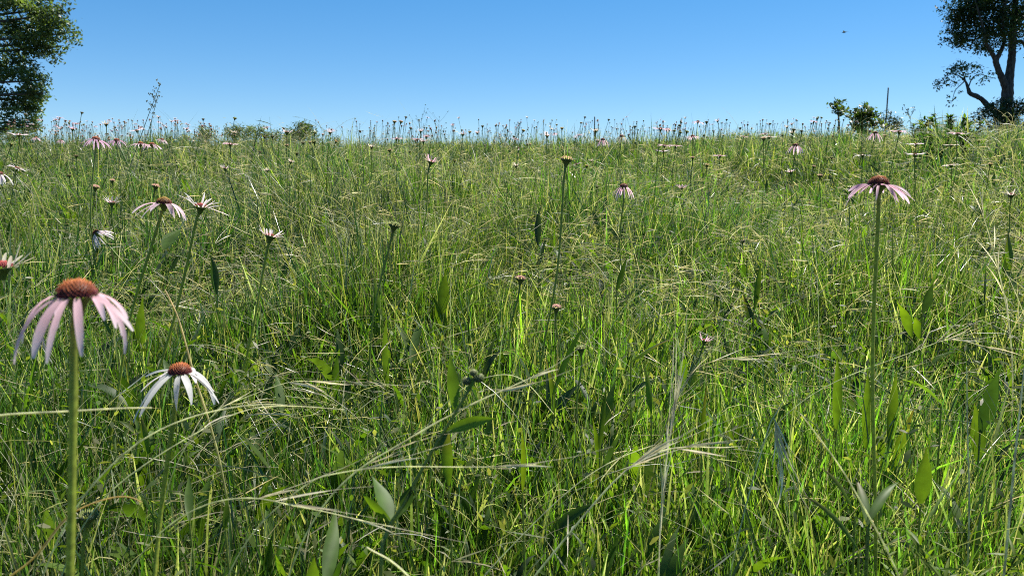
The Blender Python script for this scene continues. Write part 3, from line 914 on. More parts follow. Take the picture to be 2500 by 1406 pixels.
stalk_px([(800, 1160), (900, 1142), (1010, 1138), (1120, 1140), (1220, 1139), (1310, 1133)], 0.8, 0.0011, 'level hair thin stalk with two white spikelets in front of the milkweed', spike=(0.45, 2, 1.1))
stalk_px([(640, 1215), (700, 1232), (770, 1243), (830, 1257), (890, 1272), (960, 1285)], 0.8, 0.0011, 'tan drooping seed spike left of the milkweed', spike=(0.35, 4, 1.0))
stalk_px([(1010, 1420), (960, 1370), (920, 1350), (895, 1335)], 0.7, 0.0019, 'short pale broken straw at the lower edge under the milkweed')
stalk_px([(520, 1060), (495, 980), (470, 905), (445, 805), (425, 750), (403, 708)], 1.2, 0.0030, 'dead tan straw leaning left behind the white coneflower', ((0.2, 0.32, 0.08), (0.7, 0.54, 0.3)))
stalk_px([(2465, 800), (2450, 710), (2425, 610), (2405, 540), (2385, 485)], 1.7, 0.0026, 'bright bleached stalk leaning left on the right slope', ((0.7, 0.7, 0.45), (0.9, 0.86, 0.62)), spike=(0.5, 9, 1.4))
stalk_px([(2002, 960), (2000, 850), (1998, 740), (1994, 640), (1988, 600)], 1.75, 0.0017, 'upright pale green stalk left of the tall pink skirted coneflower')
stalk_px([(2366, 1180), (2362, 1060), (2361, 960), (2360, 895)], 1.15, 0.0021, 'grey green upright stalk below the dark green leaf', ((0.32, 0.38, 0.24), (0.5, 0.55, 0.42)))
stalk_px([(2470, 1200), (2478, 1110), (2488, 1020), (2496, 940), (2504, 880)], 1.0, 0.0026, 'grey blade like stalk at the right edge of the photo', ((0.34, 0.4, 0.26), (0.6, 0.63, 0.5)))
stalk_px([(1920, 1010), (2000, 950), (2100, 905), (2200, 870), (2290, 835), (2330, 826), (2420, 850)], 1.35, 0.0012, 'thin stalk sweeping right in a wide arc past the tall pink flower stem', spike=(0.8, 9, 1.0))
stalk_px([(1190, 920), (1245, 912), (1290, 935), (1335, 990), (1352, 1010)], 1.2, 0.0012, 'short silvery stalk drooping right of the milkweed buds')
stalk_px([(560, 985), (640, 955), (690, 936), (740, 928), (800, 935)], 1.15, 0.0012, 'straw stalk with pale spikelets right of the white coneflower', spike=(0.3, 8, 1.3))
stalk_px([(630, 800), (660, 720), (720, 680), (790, 640), (850, 650)], 2.0, 0.0013, 'fine pale arch under the red centred young coneflower')
stalk_px([(1560, 720), (1600, 700), (1680, 688), (1750, 692), (1800, 720)], 1.9, 0.0013, 'fine pale arch in the middle of the right slope')
stalk_px([(1640, 1000), (1680, 920), (1720, 885), (1800, 872), (1880, 868)], 1.35, 0.0016, 'tan stalk bowing right under the small crimson coneflower', ((0.5, 0.46, 0.18), (0.8, 0.72, 0.45)), spike=(0.5, 8, 1.1))

# ------------------------------------------------------------------ broad leaves and leafy plants that stand out
LEAFP = [0.25, 0.6, 0.88, 1.0, 0.97, 0.82, 0.55, 0.25, 0.03]


def leaf_plant(loc, leaves, label, name='broad_leaf_plant', cat='plant', group='broad leaved plants in the grass', stem=None):
    """leaves: (offset xyz, length, azimuth, tilt, bend, width, twist, colour)"""
    root = thing(name, loc, label, cat, group)
    if stem is not None:
        mb = MB()
        tube(mb, stem[0], stem[1], STEMG * 0.9, 6, 5)
        mb.build('stem', M_STEM, root)
    for off, L, az, t, b, w, tw, c in leaves:
        mb = MB()
        strips(mb, off, L, az, t, b, w, tw, RNG.normal(0, 0.5), LEAFP, 0.4, np.array(c) * RNG.uniform(0.75, 1.1), np.array((0.22, 0.16, 0.06)) if RNG.random() < 0.3 else np.array(c) * (1.25, 1.1, 1.0), 1.6)
        mb.build('leaf', M_LEAF, root)
    return root


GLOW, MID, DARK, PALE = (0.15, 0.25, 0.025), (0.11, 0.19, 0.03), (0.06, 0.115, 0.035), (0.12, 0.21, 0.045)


def leaf_px(px, py, d, Lpx, wpx, lean, label, c=GLOW, bend=0.3, twist=0.0, extra=()):
    """A leaf whose tip shows at (px, py), Lpx long and wpx wide in the photo, lean in radians from upright (+ = right)."""
    Lpx, wpx = Lpx * 1.1, wpx * 0.64
    L, w = Lpx * d / FPX, wpx * d / FPX
    p = P(px - math.sin(lean) * Lpx, py + math.cos(lean) * Lpx, d)
    g = float(ground(p[0], p[1]))
    up = max(p[2] - g, 0.0)
    root_loc = np.array([p[0], p[1], g])
    az = 0.0 if lean >= 0 else math.pi
    if c is PALE:            # upper face turned to the sky
        lv = [((0, 0, up), L * 1.2, 1.5708 - 1.2 * lean, 0.85, bend * 0.7, w * 1.3, 0.2 * twist, c)]
    else:
        lv = [((0, 0, up), L, az + RNG.normal(0, 0.3), abs(lean) - bend * 0.4, bend, w, 1.5708 + twist, c)]
    for (dl, sc, c2) in extra:
        lv.append(((0.004, 0.006, up * 0.8), L * sc, az + RNG.normal(0, 0.6) + (math.pi if lean + dl < 0 else 0), abs(lean + dl), bend, w * sc, 1.5708 + RNG.normal(0, 0.4), c2))
    st = None
    if up > 0.03:
        st = ([np.zeros(3), np.array([0.004, 0, up * 0.5]), np.array([0, 0, up])], [0.002, 0.0018, 0.0015])
    return leaf_plant(root_loc, lv, label, stem=st)


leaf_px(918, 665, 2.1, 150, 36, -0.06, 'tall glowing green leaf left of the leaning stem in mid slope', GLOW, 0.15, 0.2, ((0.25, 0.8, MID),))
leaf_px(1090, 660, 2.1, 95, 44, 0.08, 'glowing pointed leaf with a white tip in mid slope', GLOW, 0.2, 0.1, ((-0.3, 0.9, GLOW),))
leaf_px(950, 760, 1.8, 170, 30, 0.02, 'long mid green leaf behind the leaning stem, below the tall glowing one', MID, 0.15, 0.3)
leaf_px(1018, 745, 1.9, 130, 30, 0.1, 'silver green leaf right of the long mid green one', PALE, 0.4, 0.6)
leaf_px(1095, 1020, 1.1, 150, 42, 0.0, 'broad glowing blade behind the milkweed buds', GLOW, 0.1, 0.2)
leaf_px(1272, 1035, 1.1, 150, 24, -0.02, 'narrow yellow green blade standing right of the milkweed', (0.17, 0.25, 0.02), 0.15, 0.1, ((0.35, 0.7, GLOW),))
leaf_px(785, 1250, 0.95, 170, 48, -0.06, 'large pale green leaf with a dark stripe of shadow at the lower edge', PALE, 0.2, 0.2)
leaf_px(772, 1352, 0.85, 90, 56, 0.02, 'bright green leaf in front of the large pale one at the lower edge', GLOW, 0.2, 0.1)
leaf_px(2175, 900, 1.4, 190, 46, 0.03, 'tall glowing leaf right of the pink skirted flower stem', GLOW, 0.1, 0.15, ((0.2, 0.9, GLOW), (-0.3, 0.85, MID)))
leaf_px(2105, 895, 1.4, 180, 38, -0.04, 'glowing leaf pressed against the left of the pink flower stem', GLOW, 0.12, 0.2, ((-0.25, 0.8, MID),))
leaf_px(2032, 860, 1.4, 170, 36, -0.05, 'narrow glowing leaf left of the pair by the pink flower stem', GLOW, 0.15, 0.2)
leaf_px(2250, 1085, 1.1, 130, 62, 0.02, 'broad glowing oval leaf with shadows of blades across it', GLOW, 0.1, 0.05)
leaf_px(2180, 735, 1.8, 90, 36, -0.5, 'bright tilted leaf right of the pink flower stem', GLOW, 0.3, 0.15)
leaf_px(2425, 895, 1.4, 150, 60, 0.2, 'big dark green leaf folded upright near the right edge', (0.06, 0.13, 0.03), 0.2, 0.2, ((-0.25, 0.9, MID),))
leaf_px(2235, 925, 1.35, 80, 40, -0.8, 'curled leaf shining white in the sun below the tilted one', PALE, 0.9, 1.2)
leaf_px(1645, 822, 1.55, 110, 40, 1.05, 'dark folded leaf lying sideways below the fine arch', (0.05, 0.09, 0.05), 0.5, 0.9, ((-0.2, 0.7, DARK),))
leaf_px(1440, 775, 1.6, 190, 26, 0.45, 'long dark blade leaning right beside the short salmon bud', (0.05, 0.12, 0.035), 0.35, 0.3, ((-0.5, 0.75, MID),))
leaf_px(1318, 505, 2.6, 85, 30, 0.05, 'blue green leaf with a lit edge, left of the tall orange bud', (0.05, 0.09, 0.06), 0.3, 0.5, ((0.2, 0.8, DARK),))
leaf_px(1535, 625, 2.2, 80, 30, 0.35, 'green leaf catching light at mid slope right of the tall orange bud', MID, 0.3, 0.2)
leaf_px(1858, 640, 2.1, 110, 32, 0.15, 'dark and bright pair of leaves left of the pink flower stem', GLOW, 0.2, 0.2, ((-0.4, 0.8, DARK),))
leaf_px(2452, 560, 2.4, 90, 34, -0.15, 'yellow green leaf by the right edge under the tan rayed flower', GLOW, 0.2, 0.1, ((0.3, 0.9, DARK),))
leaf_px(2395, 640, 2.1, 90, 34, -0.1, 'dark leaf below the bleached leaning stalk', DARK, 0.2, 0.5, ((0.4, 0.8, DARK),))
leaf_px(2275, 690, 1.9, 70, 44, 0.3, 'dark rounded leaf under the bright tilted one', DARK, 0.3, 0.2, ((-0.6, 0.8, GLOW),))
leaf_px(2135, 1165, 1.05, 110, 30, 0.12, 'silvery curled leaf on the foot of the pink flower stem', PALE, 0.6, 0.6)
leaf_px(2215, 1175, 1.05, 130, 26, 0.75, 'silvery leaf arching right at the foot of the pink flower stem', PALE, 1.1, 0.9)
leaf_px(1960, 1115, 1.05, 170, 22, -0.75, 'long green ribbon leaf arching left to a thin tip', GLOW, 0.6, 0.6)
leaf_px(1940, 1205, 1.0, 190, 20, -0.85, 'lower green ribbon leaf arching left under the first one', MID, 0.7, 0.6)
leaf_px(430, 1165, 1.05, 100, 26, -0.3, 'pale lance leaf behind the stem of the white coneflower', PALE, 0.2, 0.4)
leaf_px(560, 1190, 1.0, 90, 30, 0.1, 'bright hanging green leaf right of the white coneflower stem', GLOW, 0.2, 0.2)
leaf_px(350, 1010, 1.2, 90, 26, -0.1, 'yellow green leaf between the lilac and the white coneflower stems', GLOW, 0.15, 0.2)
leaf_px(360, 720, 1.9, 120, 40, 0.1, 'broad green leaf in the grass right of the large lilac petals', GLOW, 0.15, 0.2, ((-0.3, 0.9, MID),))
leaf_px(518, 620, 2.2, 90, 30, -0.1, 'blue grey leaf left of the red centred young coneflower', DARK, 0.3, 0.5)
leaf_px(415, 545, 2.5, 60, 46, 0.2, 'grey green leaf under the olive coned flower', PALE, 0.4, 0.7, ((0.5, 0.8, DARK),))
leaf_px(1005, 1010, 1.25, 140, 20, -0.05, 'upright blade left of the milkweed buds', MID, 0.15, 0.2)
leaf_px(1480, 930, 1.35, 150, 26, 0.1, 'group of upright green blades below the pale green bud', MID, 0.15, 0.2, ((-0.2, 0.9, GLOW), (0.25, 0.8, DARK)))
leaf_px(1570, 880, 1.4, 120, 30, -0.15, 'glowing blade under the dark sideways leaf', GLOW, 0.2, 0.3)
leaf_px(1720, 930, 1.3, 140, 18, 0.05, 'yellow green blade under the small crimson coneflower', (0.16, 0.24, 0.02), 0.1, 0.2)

# milkweed-like plant with buds in the lower middle
dm = 0.85
mp = [P(930, 1420, dm), P(945, 1300, dm), P(985, 1230, dm), P(1050, 1110, dm), P(1110, 1010, dm), P(1150, 945, dm)]
mg = np.array([mp[0][0] - 0.01, mp[0][1] + 0.02, 0])
mg[2] = ground(mg[0], mg[1])
mroot = thing('milkweed_plant', mg, 'leaning leafy plant with pale lower leaves and round green buds at its tip', 'plant')
ms = MB()
tube(ms, [np.zeros(3)] + [q - mg for q in mp], [0.0026, 0.0024, 0.0018, 0.0013], STEMG, 7, 5)
ms.build('stem', M_STEM, mroot)
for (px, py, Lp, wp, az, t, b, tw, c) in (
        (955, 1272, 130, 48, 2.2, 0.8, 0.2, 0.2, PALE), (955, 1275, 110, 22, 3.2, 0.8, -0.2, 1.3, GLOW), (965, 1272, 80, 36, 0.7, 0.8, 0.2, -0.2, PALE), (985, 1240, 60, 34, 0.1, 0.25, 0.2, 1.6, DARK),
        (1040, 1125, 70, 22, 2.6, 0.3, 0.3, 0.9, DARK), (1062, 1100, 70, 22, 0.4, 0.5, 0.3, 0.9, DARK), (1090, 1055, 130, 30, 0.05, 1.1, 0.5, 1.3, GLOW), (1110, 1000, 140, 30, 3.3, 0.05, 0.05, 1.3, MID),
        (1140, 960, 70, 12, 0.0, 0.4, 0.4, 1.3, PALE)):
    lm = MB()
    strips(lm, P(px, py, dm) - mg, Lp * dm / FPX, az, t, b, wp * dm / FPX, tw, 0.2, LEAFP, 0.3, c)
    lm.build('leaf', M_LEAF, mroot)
for (px, py, rp) in ((1140, 932, 11), (1168, 924, 13), (1156, 912, 9)):
    bm_ = MB()
    spike_dome(bm_, 40, rp * dm / FPX, rp * dm / FPX, 3, np.array((0.16, 0.2, 0.07)), np.array((0.32, 0.34, 0.18)), 0.002)
    spike_dome(bm_, 30, rp * dm / FPX, -rp * dm / FPX * 0.8, 4, np.array((0.16, 0.2, 0.07)), np.array((0.2, 0.24, 0.09)), 0.001)
    o = bm_.build('bud', M_STEM, mroot)
    o.location = tuple(P(px, py, dm) - mg)

# feathery plant at the lower right corner
for (bx, by, d, lab, n, sd) in ((2455, 1400, 0.95, 'feathery yellow green fern like plant in the lower right corner', 7, 3), (2335, 1395, 1.05, 'smaller feathery plant left of the one in the lower right corner', 5, 4)):
    g0 = P(bx, by, d)
    g0[2] = ground(g0[0], g0[1])
    fp = thing('feathery_plant', g0, lab, 'plant', 'feathery plants in the lower right')
    rr = np.random.default_rng(sd)
    for q in range(n):
        fm = MB()
        a = rr.uniform(0, 6.28)
        hgt = rr.uniform(0.22, 0.34)
        pts = [np.zeros(3), np.array([math.cos(a) * 0.03, math.sin(a) * 0.03, hgt * 0.5]), np.array([math.cos(a) * 0.1, math.sin(a) * 0.1, hgt])]
        tube(fm, pts, [0.0018, 0.001], MID, 5, 6)
        c = catmull(pts, 9)
        m = 60
        i = rr.integers(4, len(c), m)
        strips(fm, c[i], rr.uniform(0.018, 0.045, m), rr.uniform(0, 6.28, m), rr.uniform(0.5, 1.4, m), 0.4, rr.uniform(0.003, 0.006, m), rr.normal(0, 0.5, m), 0.3, [0.4, 1, 0.8, 0.1], 0.2, lerp_cols(rr, m, [GLOW, (0.17, 0.24, 0.03)]))
        fm.build('frond', M_LEAF, fp)

# ------------------------------------------------------------------ tall weeds on the crest
def weed(px, py_base, py_top, px_top, d, label, nst, seed, col=(0.1, 0.13, 0.07), spread=0.05, r0=0.003, knobs=0.006):
    rr = np.random.default_rng(seed)
    b = P(px, py_base, d)
    b[2] = ground(b[0], b[1])
    t = P(px_top, py_top, d) - b
    root = thing('dry_weed', b, label, 'weed')
    for s in range(nst):
        off = np.array([0.03 * s, rr.normal(0, 0.02), 0])
        top = t * (1 - 0.08 * s) + off * 0.3
        mb = MB()
        tube(mb, [off, off + top * 0.35, off * 0.8 + top * 0.7, top], [r0, r0 * 0.8, r0 * 0.5], col, 5, 5)
        mb.build('stem', M_STEM, root)
        hm = MB()
        for q in range(11):
            f = rr.uniform(0.8, 1.0)
            p0 = top * f
            a = rr.uniform(0, 6.28)
            ln = spread * rr.uniform(0.5, 2.0)
            p2 = p0 + np.array([math.cos(a) * ln, math.sin(a) * ln, ln * rr.uniform(0.4, 1.4)])
            tube(hm, [p0, (p0 + p2) / 2 + np.array([0, 0, -0.004]), p2], [r0 * 0.4, r0 * 0.3], col, 4, 3)
            k = MB()
            for e in range(3):
                pe = p2 + rr.normal(0, knobs, 3)
                tube(hm, [pe - np.array([0, 0, knobs]), pe, pe + np.array([0.001, 0, knobs])], [knobs * 0.15, knobs * 0.7, knobs * 0.2], np.array(col) * 0.8, 5, 2)
        hm.build('seed_head', M_STEM, root)
    return root


weed(262, 352, 206, 392, 5.0, 'tall dry weed with two leaning stems and a forked seed head against the sky', 2, 5, spread=0.022, knobs=0.005, r0=0.0030, col=(0.2, 0.22, 0.17))
weed(1024, 350, 288, 1028, 6.0, 'thin open grass panicle against the sky right of the pair of pink buds', 1, 6, spread=0.05, knobs=0.003, r0=0.0015)
weed(1069, 350, 292, 1072, 6.0, 'second thin open panicle right of the first', 1, 7, spread=0.05, knobs=0.003, r0=0.0015)
weed(2216, 330, 283, 2222, 11.0, 'flat topped umbel weed between the shrubs and the dark tree', 1, 8, spread=0.07, knobs=0.01, r0=0.004)

# ------------------------------------------------------------------ leaves of trees and shrubs
def leaf_cloud(mb, blobs, leaf, per_m3, seed, pal, twig_sig=0.13, droop=0.0, cap=40000, spray=14):
    """blobs: (centre xyz, radii xyz, density). Leaves sit in small sprays spread through each blob."""
    rr = np.random.default_rng(seed)
    for c, rad, dens in blobs:
        c, rad = np.asarray(c, float), np.asarray(rad, float)
        n = int(min(cap, per_m3 * dens * 3.14 * rad[0] * rad[2] / (0.28 * leaf * leaf)))
        nt = max(6, n // spray)
        v = rr.normal(size=(nt, 3))
        v /= np.linalg.norm(v, axis=1)[:, None]
        v *= (rr.random(nt) ** 0.42)[:, None] * rr.uniform(0.85, 1.12, (nt, 1))
        tw = c + v * rad
        i = rr.integers(0, nt, n)
        p = tw[i] + rr.normal(0, twig_sig, (n, 3)) * np.array([1, 1, 0.6])
        L = leaf * rr.uniform(0.65, 1.3, n)
        tint = lerp_cols(rr, nt, pal, 0.22)[i]
        strips(mb, p, L, rr.uniform(0, 6.283, n), rr.uniform(0.5, 2.4, n) + droop, rr.normal(0.1, 0.3, n), L * rr.uniform(0.38, 0.55, n), rr.normal(0, 0.7, n), 0.0, [0.15, 1.0, 0.75, 0.05], 0.0, tint)


def blob(px, py, d, rpx, dens=1.0, dz=0.0, depth=1.0):
    r = rpx * d / FPX
    p = P(px, py, d)
    return (p + np.array([0, dz, 0]), (r, r * depth, r * 0.9), dens)


TREEG = [(0.035, 0.07, 0.015), (0.05, 0.095, 0.02), (0.07, 0.12, 0.022), (0.045, 0.08, 0.03)]

# big leafy tree at the left edge
D1 = 26.0
tb = P(-330, 330, D1)
tb[2] = ground(tb[0], tb[1]) - 0.2
t1 = thing('broadleaf_tree', tb, 'big dense leafy tree standing at the left edge behind the crest', 'tree')
tk = MB()
tube(tk, [np.zeros(3), (0.1, 0, 1.6), (0.0, 0.1, 3.4), (0.2, 0, 6.0), (0.1, 0.1, 8.2)], [0.42, 0.34, 0.3, 0.2, 0.08], (0.1, 0.08, 0.06), 12, 5, 0.04)
tk.build('trunk', M_BARK, t1)
B1 = [(100, 30, 85, 1.0), (150, 45, 45, 1.0), (150, 85, 38, 1.0), (60, 105, 62, 1.0), (100, 112, 38, 0.9), (30, 170, 62, 1.0), (85, 200, 34, 0.9), (100, 232, 32, 1.0), (60, 240, 42, 1.0), (20, 262, 50, 1.0),
      (45, 300, 40, 0.9), (0, 310, 50, 1.0), (75, 318, 22, 0.8), (-60, 60, 120, 0.8), (-80, 220, 110, 0.8), (60, -60, 95, 0.8), (-40, -120, 140, 0.6), (-200, 120, 160, 0.5), (-330, -60, 220, 0.35),
      (-500, 120, 180, 0.35), (-420, -250, 200, 0.25), (-200, -230, 190, 0.3)]
RT = np.random.default_rng(5)
blobs1 = [blob(a, b, D1, r, q, dz=RT.normal(0, 0.4)) for a, b, r, q in B1]
for c, rad, q in blobs1[:17]:
    lm = MB()
    e = c - tb
    s = np.array([0.1, 0.05, max(0.8, e[2] * 0.75)])
    tube(lm, [s, s * 0.5 + e * 0.5 + np.array([0, 0, 0.2]), e, e + (e - s) * 0.08], [0.1, 0.06, 0.025, 0.01], (0.1, 0.08, 0.06), 6, 5)
    lm.build('limb', M_BARK, t1)
cr = MB()
leaf_cloud(cr, [(c - tb, rad, q) for c, rad, q in blobs1], 0.115, 3.0, 71, [(0.08, 0.14, 0.045), (0.13, 0.2, 0.065), (0.18, 0.26, 0.1), (0.07, 0.12, 0.05)], 0.13, spray=55)  # lighter palette tones imitate sunlit highlights on the leaf clumps
cr.build('crown', M_CROWN, t1)

# dark open tree at the right
D2 = 24.0
rb = P(2458, 318, D2)
rb[2] = ground(rb[0], rb[1]) - 0.1
t2 = thing('open_tree', rb, 'dark forked tree in silhouette with one low crooked limb at the right edge', 'tree')
def line2(pts, radii, name, parent, dep=None, wob=0.05):
    mb = MB()
    W = [P(a, b, D2 + (dep[i] if dep else 0)) - rb for i, (a, b) in enumerate(pts)]
    if name == 'trunk':
        W = [np.zeros(3)] + W
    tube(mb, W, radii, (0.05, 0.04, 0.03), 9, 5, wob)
    return mb.build(name, M_BARK, parent)
px2m = D2 / FPX
line2([(2457, 300), (2457, 262), (2459, 230), (2463, 195), (2469, 150), (2472, 115), (2474, 70), (2478, 20), (2484, -60), (2488, -160)], [19 * px2m, 16 * px2m, 14 * px2m, 13.5 * px2m, 11 * px2m, 9 * px2m, 8 * px2m, 7 * px2m, 6 * px2m, 4 * px2m, 2 * px2m], 'trunk', t2)
line2([(2458, 225), (2450, 200), (2440, 178), (2433, 158), (2431, 147)], [8 * px2m, 8 * px2m, 7 * px2m, 6.5 * px2m, 7 * px2m], 'limb', t2, [-.05, -.1, -.15, -.2, -.2])
line2([(2431, 149), (2424, 134), (2413, 118), (2405, 98), (2401, 72), (2392, 40), (2380, 0)], [5.5 * px2m, 5 * px2m, 4 * px2m, 3.2 * px2m, 2.5 * px2m, 1 * px2m], 'limb', t2, [-.2, -.25, -.3, -.4, -.5, -.6, -.6])
line2([(2431, 149), (2440, 132), (2448, 115), (2453, 95), (2450, 72), (2448, 40), (2455, 0), (2450, -60)], [5.5 * px2m, 5 * px2m, 4 * px2m, 3.5 * px2m, 3 * px2m, 1 * px2m], 'limb', t2, [-.2, -.2, -.2, -.2, -.3, -.3, -.4, -.4])
line2([(2474, 108), (2490, 100), (2510, 112), (2540, 100), (2580, 60)], [4 * px2m, 3 * px2m, 2.5 * px2m, 1 * px2m], 'limb', t2, [0, .1, .2, .3, .4])
low = line2([(2440, 288), (2428, 270), (2412, 259), (2398, 244), (2385, 236), (2369, 229), (2364, 218), (2359, 203), (2352, 192)], [10 * px2m, 7.5 * px2m, 6.5 * px2m, 5.5 * px2m, 5.5 * px2m, 5 * px2m, 4 * px2m, 2.5 * px2m, 1.5 * px2m], 'low_limb', t2, [0, -.1, -.2, -.3, -.4, -.5, -.5, -.5, -.5])
for k, pts in enumerate(([(2359, 200), (2340, 185), (2318, 180), (2300, 195), (2290, 208)], [(2358, 200), (2350, 178), (2335, 165), (2318, 160)], [(2364, 214), (2375, 190), (2395, 182), (2410, 188)], [(2356, 198), (2345, 208), (2332, 222), (2325, 245)])):
    mb = MB()
    tube(mb, [P(a, b, D2 - 0.5 + 0.15 * (k - 1)) - rb for a, b in pts], [1.6 * px2m, 0.5 * px2m], (0.05, 0.04, 0.03), 5, 4)
    o = mb.build('branch', M_BARK, low)
B2 = [(2390, 40, 55, 1.0), (2345, 45, 34, 1.0), (2340, 85, 28, 1.0), (2370, 95, 34, 0.9), (2330, 110, 16, 0.7), (2405, 112, 26, 0.9), (2420, 80, 40, 0.9), (2450, 50, 45, 1.0), (2448, 108, 18, 0.5), (2495, 40, 50, 0.9), (2500, 90, 30, 0.7),
      (2370, 0, 55, 1.0), (2430, -20, 70, 1.0), (2500, -40, 80, 0.8), (2400, -80, 80, 0.7), (2480, -140, 110, 0.6), (2580, 20, 80, 0.7), (2600, -90, 110, 0.5), (2560, 100, 45, 0.6), (2400, 135, 10, 0.6)]
cr = MB()
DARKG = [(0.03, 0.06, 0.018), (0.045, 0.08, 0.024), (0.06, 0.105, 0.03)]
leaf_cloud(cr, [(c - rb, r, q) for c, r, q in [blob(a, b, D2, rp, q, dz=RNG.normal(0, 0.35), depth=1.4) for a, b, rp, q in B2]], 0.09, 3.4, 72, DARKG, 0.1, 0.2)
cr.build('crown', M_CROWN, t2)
B3 = [(2325, 168, 16, 1.0), (2345, 162, 18, 1.0), (2310, 178, 14, 0.9), (2300, 200, 15, 1.0), (2290, 212, 10, 0.9), (2365, 168, 18, 0.8), (2385, 178, 16, 0.8), (2402, 190, 13, 0.8), (2352, 188, 16, 0.6), (2330, 205, 14, 0.6), (2328, 240, 8, 1.0), (2322, 255, 5, 1.2),
      (2395, 200, 9, 0.7), (2345, 222, 7, 0.5)]
cr = MB()
leaf_cloud(cr, [(c - rb, r, q) for c, r, q in [blob(a, b, D2 - 0.5, rp, q, dz=RNG.normal(0, 0.12)) for a, b, rp, q in B3]], 0.085, 1.7, 73, [(0.09, 0.14, 0.05), (0.13, 0.18, 0.08), (0.07, 0.11, 0.035)], 0.07, 0.2)
o = cr.build('limb_foliage', M_CROWN, low)


def shrub(name, px, d, blobs, leaf, dens, seed, pal, label, nstem=6, top=None):
    b = P(px, 330, d)
    b[2] = ground(b[0], b[1]) - 0.05
    root = thing(name, b, label, 'shrub')
    bl = [blob(a, c, d, r, q, dz=RNG.normal(0, 0.2)) for a, c, r, q in blobs]
    for c, rad, q in bl[:nstem]:
        mb = MB()
        e = c - b
        tube(mb, [np.array([e[0] * 0.15, e[1] * 0.15, 0]), e * 0.5 + np.array([0, 0, 0.1 * e[2]]), e], [0.025, 0.018, 0.008], (0.08, 0.06, 0.045), 5, 4)
        mb.build('stem', M_BARK, root)
    cr = MB()
    leaf_cloud(cr, [(c - b, r, q) for c, r, q in bl], leaf, dens, seed, pal, 0.07)
    cr.build('foliage', M_CROWN, root)
    return root


SHR = [(0.06, 0.11, 0.02), (0.09, 0.15, 0.03), (0.13, 0.18, 0.035)]
shrub('round_shrub', 728, 22.0, [(728, 320, 27, 1.0), (735, 312, 16, 1.0), (712, 330, 24, 1.0), (748, 322, 22, 1.0), (695, 345, 20, 1), (765, 345, 20, 1), (728, 360, 45, 0.8), (815, 345, 12, 0.8), (800, 352, 14, 0.8)], 0.06, 3.0, 81, SHR, 'round dark green bush rising above the crest')
shrub('low_shrub', 590, 21.0, [(520, 328, 20, 1), (560, 325, 19, 1), (585, 320, 14, 1), (600, 327, 19, 1), (640, 325, 17, 1), (672, 334, 16, 1), (490, 334, 13, 1), (455, 338, 10, 1), (540, 316, 8, 1), (620, 314, 7, 1), (580, 355, 40, 0.8), (500, 360, 35, 0.8), (650, 360, 35, 0.8)], 0.05, 4.0, 82, [(0.13, 0.18, 0.05), (0.18, 0.22, 0.07), (0.1, 0.15, 0.035)], 'low broad yellowish bush along the crest left of the round one', 8)
shrub('small_shrub', 45, 20.0, [(45, 335, 25, 1), (80, 345, 22, 1), (10, 340, 25, 1), (50, 365, 45, 0.8)], 0.05, 2.5, 86, SHR, 'small green bush under the big leafy tree')
SUM = [(0.06, 0.11, 0.02), (0.09, 0.15, 0.03), (0.13, 0.19, 0.04)]
shrub('sumac_shrub', 2053, 20.0, [(2053, 258, 14, 1.2), (2057, 274, 13, 1.2), (2046, 268, 8, 1.0), (2066, 282, 8, 0.7)], 0.11, 4.0, 83, SUM, 'small tuft topped shrub on a bare stem left of the larger one', 3)
shrub('sumac_shrub', 2105, 20.0, [(2100, 272, 20, 1.2), (2095, 285, 20, 1), (2118, 285, 18, 1), (2080, 285, 9, 1), (2090, 302, 18, 1), (2125, 300, 18, 1), (2110, 320, 25, 0.9), (2145, 305, 14, 0.9)], 0.11, 4.2, 84, SUM, 'larger bushy sumac with a domed top left of the pole', 5)
shrub('conifer_shrub', 2166, 20.5, [(2166, 276, 5, 1.5), (2166, 288, 8, 1.4), (2164, 302, 14, 1.2), (2185, 308, 14, 1), (2195, 315, 14, 1), (2168, 318, 22, 1)], 0.05, 2.6, 85, [(0.025, 0.05, 0.02), (0.035, 0.06, 0.02)], 'dark pointed little evergreen at the foot of the pole', 3)
shrub('base_shrub', 2460, 23.0, [(2445, 256, 20, 1), (2425, 272, 22, 1), (2402, 284, 20, 1), (2385, 296, 14, 1), (2490, 262, 22, 1), (2470, 255, 20, 1), (2485, 275, 22, 1), (2500, 290, 20, 1), (2450, 290, 30, 1), (2400, 310, 22, 1), (2480, 310, 30, 1), (2440, 320, 30, 1)], 0.07, 2.6, 87, DARKG + [(0.05, 0.08, 0.02)], 'dark thicket wrapped round the foot of the forked tree', 8)

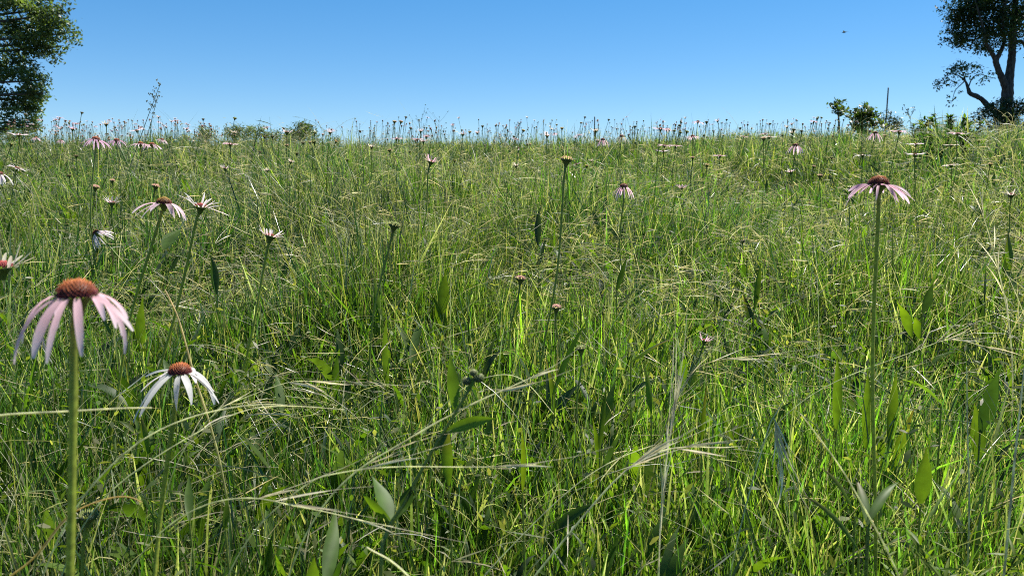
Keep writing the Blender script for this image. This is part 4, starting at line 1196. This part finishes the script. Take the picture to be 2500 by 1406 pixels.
# leafy weeds on the right crest
for i, (px, d, hp, lab) in enumerate(((2270, 8.5, 290, 'leafy weed at the left end of the clump on the right crest'), (2305, 8.0, 284, 'tallest light green leafy weed on the right crest'), (2335, 8.5, 292, 'leafy weed right of the tallest one on the crest'),
                                      (2365, 8.8, 294, 'broad leafy weed nearest the dark thicket'), (2290, 6.5, 330, 'lower leafy weed in front of the clump on the right crest'), (2345, 6.5, 335, 'dark leafy weed under the clump on the right crest'), (2240, 9.5, 300, 'small leafy weed left of the clump on the right crest'))):
    b = P(px, 330, d)
    b[2] = ground(b[0], b[1])
    top = P(px, hp - 6, d)[2] - b[2]
    w = thing('leafy_weed', b, lab, 'weed', 'leafy weeds on the right crest')
    rr = np.random.default_rng(300 + i)
    for s in range(4):
        mb = MB()
        a = rr.uniform(0, 6.28)
        tp = np.array([math.cos(a) * 0.12, math.sin(a) * 0.12, top * rr.uniform(0.85, 1.0)])
        tube(mb, [np.zeros(3), tp * 0.5 + np.array([0, 0, 0.05]), tp], [0.006, 0.003], STEMG, 5, 5)
        sobj = mb.build('stem', M_STEM, w)
        fm = MB()
        n = 46
        f = rr.uniform(0.35, 1.0, n)
        strips(fm, tp[None] * f[:, None], rr.uniform(0.05, 0.09, n), rr.uniform(0, 6.28, n), rr.uniform(0.6, 1.5, n), rr.uniform(0, 0.7, n), rr.uniform(0.016, 0.03, n), rr.normal(0, 0.4, n), 0.1, [0.2, 0.9, 1, 0.6, 0.05], 0.25, lerp_cols(rr, n, [MID, (0.05, 0.1, 0.025), (0.06, 0.12, 0.03)]))
        fm.build('foliage', M_LEAF, w)

# ------------------------------------------------------------------ poles and bird
def wood_material():
    m, n, l = material('weathered_wood')
    out = n.new('ShaderNodeOutputMaterial')
    pb = n.new('ShaderNodeBsdfPrincipled')
    pb.inputs['Roughness'].default_value = 0.85
    tc = n.new('ShaderNodeTexCoord')
    tex = n.new('ShaderNodeTexNoise')
    tex.inputs['Scale'].default_value = 5
    cr_ = n.new('ShaderNodeValToRGB')
    cr_.color_ramp.elements[0].color = (0.08, 0.075, 0.07, 1)
    cr_.color_ramp.elements[1].color = (0.2, 0.19, 0.18, 1)
    l.new(tc.outputs['Object'], tex.inputs['Vector'])
    l.new(tex.outputs['Fac'], cr_.inputs[0])
    l.new(cr_.outputs[0], pb.inputs['Base Color'])
    l.new(pb.outputs[0], out.inputs['Surface'])
    return m


M_WOOD = wood_material()
for (px, top, d, wpx, lab, nm) in ((2160, 218, 70.0, 3.6, 'tall bare grey pole rising from the shrubs on the horizon', 'utility_pole'), (1451, 287, 30.0, 3.2, 'thin wooden post standing among flower heads on the crest', 'fence_post')):
    b = P(px, 340, d)
    b[2] = ground(b[0], b[1]) - 0.3
    hgt = P(px, top, d)[2] - b[2]
    rad = wpx * d / FPX / 2
    po = thing(nm, b, lab, 'pole' if nm == 'utility_pole' else 'post')
    mb = MB()
    tube(mb, [np.zeros(3), (0, 0, hgt * 0.5), (0.0, 0, hgt)], [rad * 1.15, rad, rad * 0.85], (0.15, 0.14, 0.13), 10, 4)
    mb.build('shaft', M_WOOD, po)
    mb = MB()
    tube(mb, [(0, 0, hgt), (0, 0, hgt + rad * 0.6), (0, 0, hgt + rad * 1.1)], [rad * 0.95, rad * 0.7, rad * 0.05], (0.15, 0.14, 0.13), 10, 3)
    mb.build('cap', M_WOOD, po)

bp = P(2062, 80, 25.0)
mb = MB()
tube(mb, [(-0.075, 0, 0), (-0.05, 0, 0.004), (-0.02, 0, 0.008), (0.02, 0, 0.006), (0.045, 0, 0.012), (0.062, 0, 0.014), (0.078, 0, 0.012)], [0.004, 0.009, 0.019, 0.021, 0.014, 0.012, 0.002], (0.03, 0.03, 0.035), 10, 4)
for s in (-1, 1):
    strips(mb, (0.01, 0.01 * s, 0.01), 0.12, s * 1.45, 1.15, 0.5, 0.05, 1.2 * s * 0, 0.1, [1.0, 1.0, 0.85, 0.6, 0.1], 0.1, (0.035, 0.035, 0.04))
strips(mb, (-0.065, 0, 0.0), 0.05, math.pi, 1.6, 0.1, 0.03, 0, 0, [0.5, 0.8, 1.0], 0.05, (0.03, 0.03, 0.035))
bird = mb.build('bird', M_STEM)
bird.location = tuple(bp)
bird.rotation_euler = (0.1, 0.15, 2.6)
tag(bird, 'small dark bird flying in the clear blue sky', 'bird')

# ------------------------------------------------------------------ light, sky, camera
SUN_AZ, SUN_EL = R(56), R(60)     # to the right of the view, in front
sd = Vector((math.sin(SUN_AZ) * math.cos(SUN_EL), math.cos(SUN_AZ) * math.cos(SUN_EL), math.sin(SUN_EL)))
sun = bpy.data.lights.new('sun', 'SUN')
sun.energy = 5.0
sun.angle = R(0.53)
sun.color = (1.0, 0.95, 0.87)
so = bpy.data.objects.new('sun', sun)
COL.objects.link(so)
so.rotation_euler = sd.to_track_quat('Z', 'Y').to_euler()

w = bpy.data.worlds.new('World')
SC.world = w
w.use_nodes = True
nt = w.node_tree
nt.nodes.clear()
sky = nt.nodes.new('ShaderNodeTexSky')
sky.sky_type = 'NISHITA'
sky.sun_disc = False
sky.sun_elevation = SUN_EL
sky.sun_rotation = SUN_AZ
sky.altitude = 0
sky.air_density = 0.8
sky.dust_density = 0.0
sky.ozone_density = 3.5
bg = nt.nodes.new('ShaderNodeBackground')
bg.inputs['Strength'].default_value = 0.0765
wo = nt.nodes.new('ShaderNodeOutputWorld')
hs = nt.nodes.new('ShaderNodeHueSaturation')
hs.inputs['Saturation'].default_value = 1.35
nt.links.new(sky.outputs[0], hs.inputs['Color'])
gm = nt.nodes.new('ShaderNodeGamma')
gm.inputs['Gamma'].default_value = 0.72
nt.links.new(hs.outputs[0], gm.inputs['Color'])
tn = nt.nodes.new('ShaderNodeVectorMath')
tn.operation = 'MULTIPLY'
tn.inputs[1].default_value = (0.90, 1.10, 1.27)
nt.links.new(gm.outputs[0], tn.inputs[0])
nt.links.new(tn.outputs[0], bg.inputs['Color'])
nt.links.new(bg.outputs[0], wo.inputs['Surface'])

cam = bpy.data.cameras.new('camera')
cam.sensor_width = 36
cam.lens = 36 * FPX / 2500
cam.clip_start = 0.05
cam.clip_end = 5000
cam.dof.use_dof = True
cam.dof.focus_distance = 2.0
cam.dof.aperture_fstop = 9.0
co = bpy.data.objects.new('camera', cam)
COL.objects.link(co)
co.location = tuple(CAM)
co.rotation_euler = (math.pi / 2 - PITCH, 0, 0)
SC.camera = co

SC.render.engine = 'CYCLES'
SC.cycles.max_bounces = 6
SC.cycles.diffuse_bounces = 3
SC.cycles.transmission_bounces = 4
SC.cycles.glossy_bounces = 2
SC.cycles.sample_clamp_indirect = 4
SC.cycles.pixel_filter_type = 'BLACKMAN_HARRIS'
SC.cycles.filter_width = 0.9
SC.cycles.use_denoising = False
SC.view_settings.view_transform = 'Standard'
SC.view_settings.look = 'None'
SC.view_settings.exposure = 1.3
SC.view_settings.gamma = 1.0
